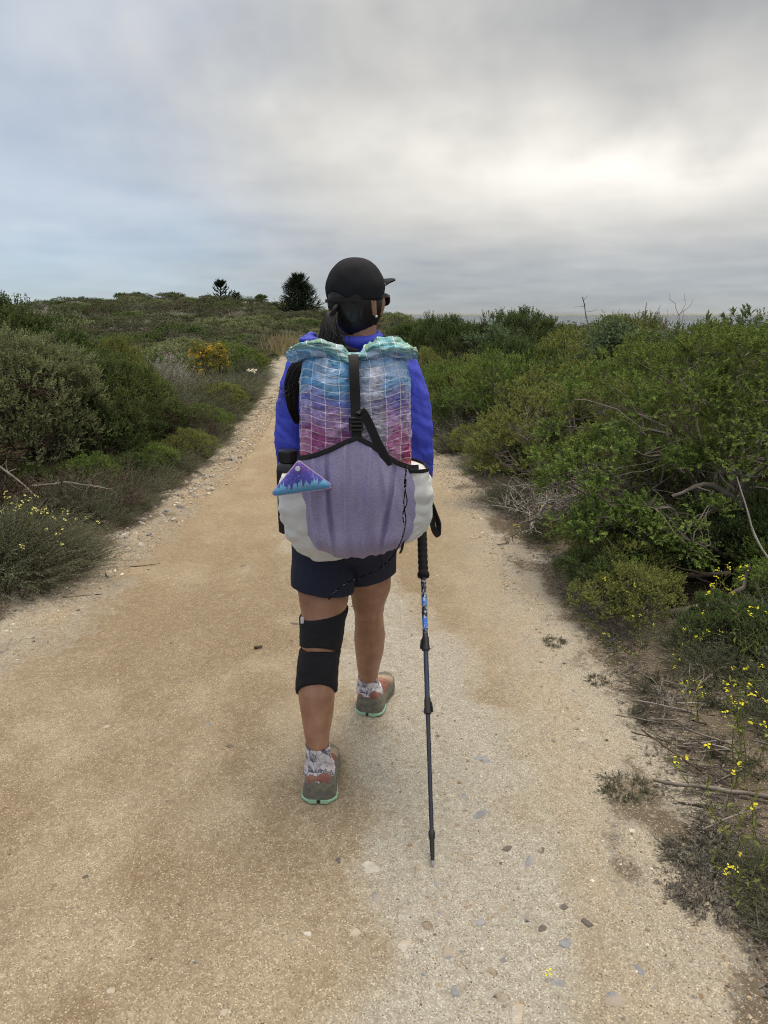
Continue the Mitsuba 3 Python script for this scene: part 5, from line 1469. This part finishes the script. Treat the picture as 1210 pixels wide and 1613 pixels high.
def rainbow(p, n, uv):
    """Thin laminated cloth: a sky to crimson gradient with a pale grid of reinforcing threads; uv in metres (x/1 + .5, height)."""
    u, v = uv.x - .5, uv.y
    w = mikit.fbm(u * 16, v * 16, 0.0, 2) - .5
    u2, v2 = u + w * .010, v + w * .008
    cu, cv = u2 / .0425, v2 / .0205
    r = mikit.cell_rand(dr.floor(cu), dr.floor(cv), 3)
    r2 = mikit.cell_rand(dr.floor(cu), dr.floor(cv), 9)
    fu, fv = dr.abs(cu - dr.round(cu)) * .0425, dr.abs(cv - dr.round(cv)) * .0205
    line = dr.maximum(mikit.smoothstep(.0013, .0005, fu), mikit.smoothstep(.0011, .0004, fv))
    t = v + w * .05 + (r - .5) * .014
    c = mikit.mix(mi.Color3f(.50, .16, .06), mi.Color3f(.36, .022, .060), mikit.smoothstep(1.045, 1.085, t))
    c = mikit.mix(c, mi.Color3f(.30, .060, .22), mikit.smoothstep(1.09, 1.15, t))
    c = mikit.mix(c, mi.Color3f(.22, .15, .40), mikit.smoothstep(1.16, 1.23, t))
    c = mikit.mix(c, mi.Color3f(.10, .13, .46), mikit.smoothstep(1.23, 1.285, t))
    c = mikit.mix(c, mi.Color3f(.11, .32, .62), mikit.smoothstep(1.285, 1.325, t))
    c = mikit.mix(c, mi.Color3f(.10, .34, .40), mikit.smoothstep(1.385, 1.42, t))
    c = mikit.mix(c, mi.Color3f(.24, .36, .12), mikit.smoothstep(1.425, 1.46, t) * r)
    f1, f2, fc = mikit.voronoi(u * 15 + w * 1.2 + v * 5, v * 13 - u * 4)
    c = mikit.mix(c, mi.Color3f(.46, .50, .64), mikit.smoothstep(.52, .60, fc) * .36 * mikit.smoothstep(1.10, 1.16, v))
    c = mikit.mix(c, mi.Color3f(.50, .30, .46), mikit.smoothstep(.20, .14, fc) * .28 * mikit.smoothstep(1.33, 1.25, v))
    crumple = mikit.fbm(u * 90 + 5, v * 55, 0.0, 3)
    pale = mikit.smoothstep(-.005, .012, u2) * mikit.smoothstep(.086, .070, u2 - mikit.smoothstep(1.36, 1.1, v) * .0) * mikit.smoothstep(1.42, 1.36, v)
    c = mikit.mix(c, mi.Color3f(.42, .43, .52), dr.clip(pale * .72 + (r2 - .45) * .55, 0, .85))
    c = c * (.50 + 1.0 * crumple) * (.74 + .42 * r2)
    return mikit.mix(c, mi.Color3f(.72, .72, .76), line * .75)


def crinkle(p, n, uv):
    a = mikit.fbm(p.x * 55, p.y * 55, p.z * 80, 3)
    b = mikit.fbm(p.x * 160 + 7, p.y * 160, p.z * 220, 2)
    return dr.abs(a - .5) * .010 + dr.abs(b - .5) * .002


scene['laminate'] = {'type': 'twosided', 'b': {'type': 'bumpmap', 'arbitrary': mikit.proc(crinkle, 6e-4), 'scale': 1.0, 'bsdf': {'type': 'principled', 'base_color': mikit.proc(rainbow), 'roughness': .50, 'specular': .40}}}
NB, KB = 200, 130
zs = np.linspace(.845, 1.395, KB)
hw = np.interp(zs, [.845, .87, .91, 1.0, 1.06, 1.135, 1.227, 1.317, 1.361, 1.395], [.10, .135, .158, .162, .163, .162, .160, .158, .150, .135])
dp = np.interp(zs, [.845, .88, .93, 1.05, 1.2, 1.32, 1.37, 1.395], [.065, .10, .112, .112, .105, .095, .075, .050])
a = np.arange(NB) * 2 * PI / NB
ca, sa = np.cos(a), np.sin(a)
ex = np.sign(sa) * np.abs(sa) ** .62
ey = -np.sign(ca) * np.abs(ca) ** .62
V = np.zeros((KB, NB, 3))
V[..., 0] = PX + hw[:, None] * ex
V[..., 1] = PY + dp[:, None] * ey
V[..., 2] = zs[:, None]
back = np.clip(ca, 0, 1) ** .3
xr = V[..., 0] - (-.0785)
valley = np.exp(-(xr / .020) ** 2) * sstep(1.16, 1.24, zs)[:, None]
side = np.exp(-(np.abs(xr) - .075) ** 2 / .05 ** 2)
V[..., 1] += back * (.016 * valley - .012 * side * sstep(1.05, 1.2, zs)[:, None])
cr = np.abs(fab(V * [20, 20, 34], 1, 51, 3) - .5)
pk = np.abs(fab(np.stack([xr * 8, zs[:, None] * 70 + xr * 50 * np.sign(xr), 0 * xr], -1), 1, 52, 2) - .5) * np.exp(-(xr / .055) ** 2) * sstep(1.12, 1.25, zs)[:, None]
V[..., 0] += ex * (.012 * (cr - .16))
V[..., 1] += ey * (.017 * (cr - .16) + .020 * pk)
arc = np.r_[0, np.cumsum(np.hypot(np.diff(ex * .16), np.diff(ey * .105)))]
arc = np.where(a > PI, arc - (arc[-1] + arc[1]), arc)
sag = .055 * np.clip(np.abs(ex), 0, 1) ** 2
uv = np.stack([np.broadcast_to(arc + .5 - .004, (KB, NB)), zs[:, None] - (sag * np.clip(ca + .3, 0, 1))[None] * .55 + .02], -1).reshape(-1, 2)
v, f = loft(V)
put('backpack__bag', (v, f, np.vstack([uv, uv[:1], uv[-1:]])), 'laminate', smooth=True)

# rolled top: two puffed lobes pulled down in the middle by the strap
pts = np.array([(-.268, 1.392, .006, .016), (-.255, 1.396, .018, .034), (-.225, 1.404, .025, .048), (-.185, 1.404, .029, .056), (-.150, 1.398, .031, .056), (-.118, 1.384, .028, .050), (-.084, 1.368, .016, .040), (-.050, 1.388, .029, .050),
                (-.020, 1.405, .036, .056), (.025, 1.407, .036, .056), (.060, 1.400, .029, .050), (.080, 1.394, .020, .036), (.092, 1.388, .006, .016)])
tt = np.linspace(0, 1, 110)
P4 = smooth_path(pts, 110)
n = 72
a = np.arange(n) * 2 * PI / n
R3 = np.zeros((110, n, 3))
R3[..., 0] = P4[:, :1] + .004 * np.sin(a)[None]
R3[..., 1] = 2.115 - np.cos(a)[None] * P4[:, 3:4]
R3[..., 2] = P4[:, 1:2] + np.sin(a)[None] * P4[:, 2:3] + .010 * np.cos(a)[None]
cr = np.abs(fab(R3 * [26, 34, 60], 1, 55, 2) - .5) - .16
cr2 = np.abs(fab(np.stack([R3[..., 0] * 14 + R3[..., 2] * 22, R3[..., 1] * 16, R3[..., 2] * 34], -1), 1, 57, 1) - .5) - .2
R3[..., 2] += np.sin(a)[None] * (cr * .030 + cr2 * .034)
R3[..., 1] -= np.cos(a)[None] * (cr * .032 + cr2 * .040)
arc = np.r_[0, np.cumsum(np.linalg.norm(np.diff(P4[:, :2], axis=0), axis=1))]
uv = np.stack([np.broadcast_to((arc - arc[-1] / 2 + .5)[:, None] + .12 * np.sin(a)[None] * .1, (110, n)), 1.392 + .05 * np.sin(a * 1.0)[None] + .03 * np.cos(a)[None] + 0 * P4[:, :1]], -1).reshape(-1, 2)
v, f = loft(R3)
put('backpack__roll_top', (v, f, np.vstack([uv, uv[:1], uv[-1:]])), 'laminate', smooth=True)
# straps and buckle
put('backpack__webbing_strap', ribbon([(-.085, 2.17, 1.372), (-.085, 2.13, 1.392), (-.084, 2.085, 1.392), (-.082, 2.062, 1.372), (-.080, 2.045, 1.33), (-.078, 2.036, 1.27), (-.076, 2.024, 1.215), (-.074, 2.014, 1.168)], .0275, .0028, None, 40), 'webbing_black')
put('backpack__webbing_strap_001', ribbon([(-.072, 2.016, 1.236), (-.060, 2.010, 1.246), (-.046, 2.010, 1.225), (-.022, 2.008, 1.172), (.000, 2.006, 1.128), (.012, 2.008, 1.098)], .024, .0026, [.86, 0, .5], 30), 'webbing_black')


def boxm(c, s, r=.0015):
    s = np.array(s, float) / 2 - r
    return m3.Manifold.batch_hull([m3.Manifold.sphere(r, 10).translate([float(c[0] + i * s[0]), float(c[1] + j * s[1]), float(c[2] + k_ * s[2])]) for i in (-1, 1) for j in (-1, 1) for k_ in (-1, 1)])


put('backpack__buckle', fuse([boxm((-.093, 2.016, 1.213), (.005, .010, .036)), boxm((-.059, 2.016, 1.213), (.005, .010, .036))] + [boxm((-.076, 2.014 - .002 * (k_ % 2), 1.197 + .0107 * k_), (.036, .008, .0052)) for k_ in range(4)]), 'plastic_black', smooth=40)


def mesh_cloth(p, n, uv):
    a = mikit.fbm(p.x * 22, p.y * 22, p.z * 14, 3)
    g = mikit.noise(p.x * 620, p.y * 200, p.z * 620)
    g2 = mikit.fbm(p.x * 260, 0.0, p.z * 260, 2)
    return mikit.mix(mi.Color3f(.20, .182, .335), mi.Color3f(.285, .262, .43), a) * (.66 + .40 * g + .28 * g2)


scene['lavender_mesh'] = {'type': 'twosided', 'b': {'type': 'principled', 'base_color': mikit.proc(mesh_cloth), 'roughness': .75, 'sheen': .4}}
# big stretch pocket on the back, gathered at the bottom
ns, nt = 150, 90
s, t = np.meshgrid(np.linspace(0, 1, ns), np.linspace(0, 1, nt))       # s: left to right, t: hem to top edge
xt = -.246 + s * (.098 - -.246)
xm = -.244 + s * (.112 - -.244)
x = xm * (1 - t) + xt * t + .012 * np.sin(PI * t) * (2 * s - 1)
zt = np.interp(x, [-.26, -.236, -.192, -.148, -.110, -.0735, -.036, -.009, .035, .079, .12], [1.100, 1.103, 1.118, 1.138, 1.158, 1.172, 1.153, 1.133, 1.100, 1.077, 1.068])
zb = np.interp(x, [-.26, -.244, -.232, -.20, -.154, -.081, -.009, .045, .081, .102, .114, .13], [.940, .897, .858, .836, .828, .820, .832, .850, .874, .900, .930, .97])
gather = np.abs(fab(np.stack([s * 15 + t * .8, t * 1.1, 0 * s], -1), 1, 61, 2) - .5)
zb = zb + .034 * (gather - .15)
z = zb + (zt - zb) * t
e = np.abs(2 * s - 1)
yb = 2.030 + .070 * e ** 3.2
bulge = np.sin(PI * np.clip(t * .86 + .02, 0, 1)) ** .7 * (1 - e ** 4) * .046
lowb = np.exp(-((t - .12) / .16) ** 2) * .020 * (1 - e ** 4)
pleat = np.abs(fab(np.stack([s * 9 + (t - .5) * (s - .5) * 4, t * .9, 0 * s], -1), 1, 63, 2) - .5) - .17
line = sum(w_ * np.exp(-((s - c_ - (.5 - t) * sl_) / .016) ** 2) for c_, sl_, w_ in ((.28, .05, -.010), (.56, -.10, .008), (.72, -.16, -.010), (.15, .02, .008), (.40, -.02, .006)))
y = yb - bulge - lowb - pleat * .060 * (1 - .6 * t) - 2.0 * line * np.sin(PI * t) ** .5 + .030 * (1 - t) ** 10
front = np.stack([x, y, z], -1)
rear = front + [0, .014, 0]
v1, f1 = grid(front[..., 0], front[..., 1], front[..., 2])
v2, f2 = grid(rear[..., 0], rear[..., 1], rear[..., 2])
put('backpack__front_pocket', join([(v1, f1), (v2, f2[:, ::-1])])[:2], 'lavender_mesh', smooth=True)
put('backpack__front_pocket__binding', ribbon(front[-1] + [0, -.0015, .004], .0135, .004, [0, .2, 1], 80), 'webbing_black', smooth=40)


# white side pockets that wrap the sides and the bottom
def side_pocket(key, zz, edge, cx, top, seed):
    n, k = 96, 60
    a = np.arange(n) * 2 * PI / n
    q = np.linspace(zz[0], zz[-1], k)
    e = np.interp(q, zz[::-1], edge[::-1])
    sgn = np.sign(edge[0] - cx)
    R = np.zeros((k, n, 3))
    rx = np.abs(e - cx)
    ry = np.interp(q, [.79, .84, .92, 1.1], [.060, .095, .110, .104])
    R[..., 0] = cx + sgn * rx[:, None] * np.sign(np.cos(a)) * np.abs(np.cos(a)) ** .75
    R[..., 1] = 2.150 + ry[:, None] * np.sign(np.sin(a)) * np.abs(np.sin(a)) ** .8
    R[..., 2] = q[:, None] + top * np.cos(a)[None] * sstep(.98, 1.06, q)[:, None]
    w = np.abs(fab(np.stack([R[..., 0] * 9 + R[..., 2] * 12, R[..., 1] * 10, R[..., 2] * 16 - R[..., 0] * 10], -1), 1, seed, 2) - .5) - .16
    R[..., 0] += np.cos(a)[None] * sgn * w * .034
    R[..., 1] += np.sin(a)[None] * w * .044
    v, f = loft(R)
    put(key, (v, f), 'white_stretch', smooth=True)
    return R


side_pocket('backpack__side_pocket', [1.05, 1.03, 1.0, .945, .886, .845, .815, .795], [-.302, -.310, -.314, -.314, -.300, -.284, -.262, -.225], -.17, .0, 71)
R = side_pocket('backpack__side_pocket_001', [1.075, 1.04, 1.0, .945, .91, .885, .868, .855], [.128, .142, .148, .1485, .144, .136, .118, .085], .01, -.012, 73)
i = np.arange(70, 122) % 96
put('backpack__side_pocket_001__binding', ribbon(R[0][i] * [1, 1, 1] + [0, 0, .003], .011, .004, [0, 0, 1], 60), 'webbing_black', smooth=40)
tag('backpack__side_pocket', 'white left side pocket')
tag('backpack__side_pocket_001', 'white right side pocket with a black top edge')
for i, (x0, x1) in enumerate(((-.185, -.205), (.020, .045))):
    put('backpack__shoulder_strap' + ('_%03d' % i if i else ''), ribbon([(x0, 2.262, 1.33), (x0, 2.285, 1.395), (x0, 2.34, 1.425), (x0, 2.41, 1.432), (x0, 2.475, 1.395), (x0, 2.505, 1.30), (x1, 2.500, 1.15), (x1, 2.490, 1.04), (x1 + (.04 if i else -.04), 2.40, .96)], .055, .010, None, 40), 'foam_black', smooth=40)


def fleck(p, n, uv):
    d = mikit.noise(p.x * 300, p.y * 300, p.z * 300)
    return mikit.mix(mi.Color3f(.008, .008, .010), mi.Color3f(.45, .45, .45), mikit.smoothstep(.74, .80, d))


scene['cord_fleck'] = {'type': 'diffuse', 'reflectance': mikit.proc(fleck)}
scene['snap_white'] = {'type': 'principled', 'base_color': {'type': 'rgb', 'value': (.62, .66, .72)}, 'roughness': .3}
# shock cord hanging on the right and swinging across the thigh
put('backpack__cord', cord([(.060, 2.022, 1.092), (.060, 1.992, 1.06), (.054, 1.976, 1.00), (.060, 1.972, .955), (.051, 1.985, .90), (.030, 1.988, .853), (-.010, 2.02, .80), (-.055, 2.06, .762), (-.115, 2.11, .718), (-.168, 2.155, .655)], .0018, 70), 'cord_fleck', smooth=True)
put('backpack__cord_001', cord([(.066, 2.020, 1.092), (.056, 1.990, 1.05), (.063, 1.975, 1.005), (.052, 1.972, .972), (.056, 1.972, .940)], .0018, 40), 'cord_fleck', smooth=True)
m = trimesh.creation.icosphere(subdivisions=2, radius=.004)
put('backpack__cord__knot', (np.array(m.vertices) * [1, 1, 1.3] + [-.170, 2.156, .652], np.array(m.faces)), 'webbing_black', smooth=True)
put('backpack__webbing_tail', ribbon([(.052, 2.050, .93), (.056, 2.035, .89), (.052, 2.032, .855), (.046, 2.034, .838)], .010, .002, [.7, .7, 0], 16), 'webbing_black')
tag('backpack', 'tall hiking pack of rainbow grid cloth with lavender front pocket, worn by the person', 'backpack')

# small triangular zip pouch hung on the pocket's left top corner
tri = shapely.Polygon([(-.231, 1.112), (-.302, 1.022), (-.150, 1.046)]).buffer(.004)
tri = shapely.Polygon([(-.2305, 1.108), (-.298, 1.0265), (-.152, 1.0475)]).buffer(.007, 12)
cen = np.array([-.2255, 1.058])
an = np.linspace(0, 2 * PI, 121)[:-1]
out = []
for q in an:
    ray = shapely.LineString([cen, cen + 0.3 * np.array([math.cos(q), math.sin(q)])])
    out.append(np.array(tri.exterior.intersection(ray).coords)[0])
out = np.array(out)
rings = []
for r in (.02, .25, .45, .62, .75, .86, .94, 1.0):
    p = cen + (out - cen) * r
    rings.append(np.stack([p[:, 0], 1.985 - .017 * math.sqrt(max(1 - r ** 2.4, 0)) + 0 * an + .06 * (p[:, 0] + .2255) ** 2 * 8, p[:, 1]], -1))
for r in (.94, .75, .45, .02):
    p = cen + (out - cen) * r
    rings.append(np.stack([p[:, 0], 1.985 + .012 * math.sqrt(max(1 - r ** 2.4, 0)) + 0 * an + .06 * (p[:, 0] + .2255) ** 2 * 8, p[:, 1]], -1))
v, f = loft(rings)
v[:, 1] += .004 * (fab(v, 30, 81, 2) - .5)
uv = np.stack([v[:, 0] + .5, (v[:, 2] - (1.022 + (v[:, 0] + .30) * .155)) / .09], -1)


def pouch_print(p, n, uv):
    h = uv.y + (mikit.noise(uv.x * 260, 3.0) - .5) * .22 + (mikit.noise(uv.x * 620, 7.0) - .5) * .14
    c = mikit.mix(mi.Color3f(.06, .26, .52), mi.Color3f(.16, .42, .62), mikit.smoothstep(.05, .30, uv.y))
    c = mikit.mix(c, mi.Color3f(.050, .050, .36), mikit.smoothstep(.24, .29, h))
    c = mikit.mix(c, mi.Color3f(.085, .035, .27), mikit.smoothstep(.52, .74, uv.y + (mikit.fbm(uv.x * 90, uv.y * 8, 1.0, 2) - .5) * .3))
    return mikit.mix(c, mi.Color3f(.30, .27, .55), mikit.smoothstep(.79, .82, mikit.noise(uv.x * 420, uv.y * 40)) * .6)


scene['pouch_cloth'] = {'type': 'principled', 'base_color': mikit.proc(pouch_print), 'roughness': .5}
scene['piping_lilac'] = {'type': 'principled', 'base_color': {'type': 'rgb', 'value': (.48, .38, .62)}, 'roughness': .5}
put('pouch__body', (v, f, uv), 'pouch_cloth', smooth=True)
edge = np.stack([out[:, 0], 1.984 + .06 * (out[:, 0] + .2255) ** 2 * 8, out[:, 1]], -1)
put('pouch__piping', tubes(np.vstack([edge, edge[:2]])[None], np.full((1, 122), .0021), 6), 'piping_lilac', smooth=True)
m = trimesh.creation.cylinder(radius=.0068, height=.004, sections=24)
put('pouch__snap', (np.array(m.vertices)[:, [0, 2, 1]] + [-.2325, 1.9685, 1.0985], np.array(m.faces)[:, ::-1]), 'snap_white', smooth=30)
tag('pouch', 'small purple and blue triangular pouch with a white snap hanging on the pack', 'pouch')


# black bottle in the left side pocket
def lathe(prof, c, n=40):
    a = np.arange(n) * 2 * PI / n
    return loft([np.stack([c[0] + r * np.cos(a), c[1] + r * np.sin(a), np.full(n, z)], -1) for r, z in prof])


BC = (-.283, 2.175)
put('bottle__body', lathe([(.030, .86), (.036, .864), (.037, .90), (.037, 1.050), (.034, 1.068), (.026, 1.076)], BC), 'plastic_black', smooth=40)
put('bottle__cap', lathe([(.024, 1.076), (.0285, 1.079), (.0290, 1.108), (.0275, 1.112), (.020, 1.113)], BC), 'plastic_black', smooth=40)
rb = [boxm((BC[0] + .0292 * math.cos(q), BC[1] + .0292 * math.sin(q), 1.093), (.0022, .0022, .024), .0008) for q in np.linspace(0, 2 * PI, 25)[:-1]]
put('bottle__cap__grip_ribs', fuse(rb), 'plastic_black')
tag('bottle', 'black bottle standing in the left side pocket of the pack', 'bottle')

# ------------------------------------------------------------------ the trekking pole in the right hand
scene['pole_carbon'] = {'type': 'principled', 'base_color': {'type': 'rgb', 'value': (.030, .045, .085)}, 'roughness': .30, 'specular': .6, 'metallic': .35}
scene['metal_grey'] = {'type': 'principled', 'base_color': {'type': 'rgb', 'value': (.45, .45, .46)}, 'roughness': .3, 'metallic': .9}


def pole_print(p, n, uv):
    s = uv.y
    c = mi.Color3f(.016, .020, .038)
    for a, b in ((.766, .790), (.685, .722)):
        m_ = mikit.smoothstep(a - .003, a, s + (mikit.noise(uv.x * 9, s * 120) - .5) * .010) * mikit.smoothstep(b + .003, b, s)
        c = mikit.mix(c, mi.Color3f(.03, .16, .60), m_)
    sp = mikit.smoothstep(.68, .72, mikit.noise(uv.x * 14, s * 260)) * mikit.smoothstep(.66, .68, s) * mikit.smoothstep(.86, .85, s)
    c = mikit.mix(c, mi.Color3f(.45, .50, .60), sp * .8)
    # white length marks on the lower section
    tick = mikit.smoothstep(.0012, .0006, dr.abs(s - dr.round(s / .025) * .025)) * mikit.smoothstep(.262, .266, s) * mikit.smoothstep(.412, .408, s) * mikit.smoothstep(.20, .15, dr.abs(uv.x - .75))
    return mikit.mix(c, mi.Color3f(.55, .57, .60), tick)


scene['pole_graphic'] = {'type': 'principled', 'base_color': mikit.proc(pole_print), 'roughness': .32, 'specular': .5}


def turned(prof, n=32, plain=True):
    """A turned piece on the pole's axis; prof: (radius, distance from the tip)."""
    a = np.arange(n) * 2 * PI / n
    rings = [on_pole(s) + r * (np.cos(a)[:, None] * AR + np.sin(a)[:, None] * AF) for r, s in prof]
    v, f = loft(rings)
    uv = np.vstack([np.stack([a / 6.283, np.full(n, s)], -1) for r, s in prof] + [[[.5, prof[0][1]], [.5, prof[-1][1]]]])
    return (v, f) if plain else (v, f, uv)


ribs = []
for k in range(8):
    s0 = .885 + k * .021
    ribs += [(.0150, s0), (.0166, s0 + .006), (.0166, s0 + .014), (.0150, s0 + .020)]
put('trekking_pole__grip', turned([(.0085, .860), (.0185, .863), (.0205, .870), (.0190, .878), (.0155, .883)] + ribs + [(.0155, 1.055), (.0175, 1.062), (.0165, 1.075), (.0165, 1.125), (.0185, 1.140), (.0205, 1.152), (.0190, 1.163), (.008, 1.170)], 40), 'foam_black', smooth=50)
put('trekking_pole__upper_shaft', turned([(.0088, .630), (.0088, .868)], plain=False), 'pole_graphic', smooth=True)
put('trekking_pole__middle_shaft', turned([(.0078, .44), (.0078, .640)]), 'pole_carbon', smooth=40)
put('trekking_pole__lower_shaft', turned([(.0062, .075), (.0066, .440)], plain=False), 'pole_graphic', smooth=True)
for i, (s0, s1, r) in enumerate(((.615, .662, .0112), (.418, .468, .0102))):
    key = 'trekking_pole__lock' + ('_%03d' % i if i else '')
    put(key, turned([(r * .80, s0 - .002), (r * 1.12, s0), (r * 1.18, s0 + .014), (r, s0 + .018), (r, s1 - .008), (r * .80, s1)]), 'plastic_black', smooth=40)
    sd = 1 if i == 0 else -1
    c = on_pole(s0 + .008)
    lever = m3.Manifold.batch_hull([ball(c + AR * r * 1.15 * -sd - AF * .004, .0030), ball(c + AR * r * 1.45 * -sd, .0028), ball(c + AX * .026 + AR * r * 1.15 * -sd, .0026), ball(c + AX * .010 - AF * r * 1.3, .0030)])
    put(key + '__lever', lever, 'plastic_black', smooth=40)
    m = trimesh.creation.icosphere(subdivisions=2, radius=.0042)
    put(key + '__screw', (np.array(m.vertices) + c + AR * sd * r * 1.35, np.array(m.faces)), 'metal_grey', smooth=True)
put('trekking_pole__tip', turned([(.0072, .092), (.0092, .086), (.0100, .078), (.0092, .070), (.0072, .066), (.0068, .045), (.0056, .014), (.0050, .012)]), 'plastic_black', smooth=40)
put('trekking_pole__tip__point', turned([(.0040, .014), (.0038, .003), (.0022, -.003)], 16), 'metal_grey', smooth=30)
# padded wrist loop that hangs beside the hand
h = on_pole(1.145)
put('trekking_pole__wrist_strap', ribbon([h + [.004, .006, 0], h + [.030, .02, -.01], h + [.050, .015, -.050], h + [.064, .005, -.095], h + [.062, -.002, -.125], h + [.050, .004, -.112], h + [.036, .012, -.060], h + [.016, .012, -.010]], .034, .0060, [.3, -.75, .55], 60), 'webbing_black', smooth=40)
tag('trekking_pole', 'dark blue and black trekking pole planted on the sand beside the person', 'trekking pole')
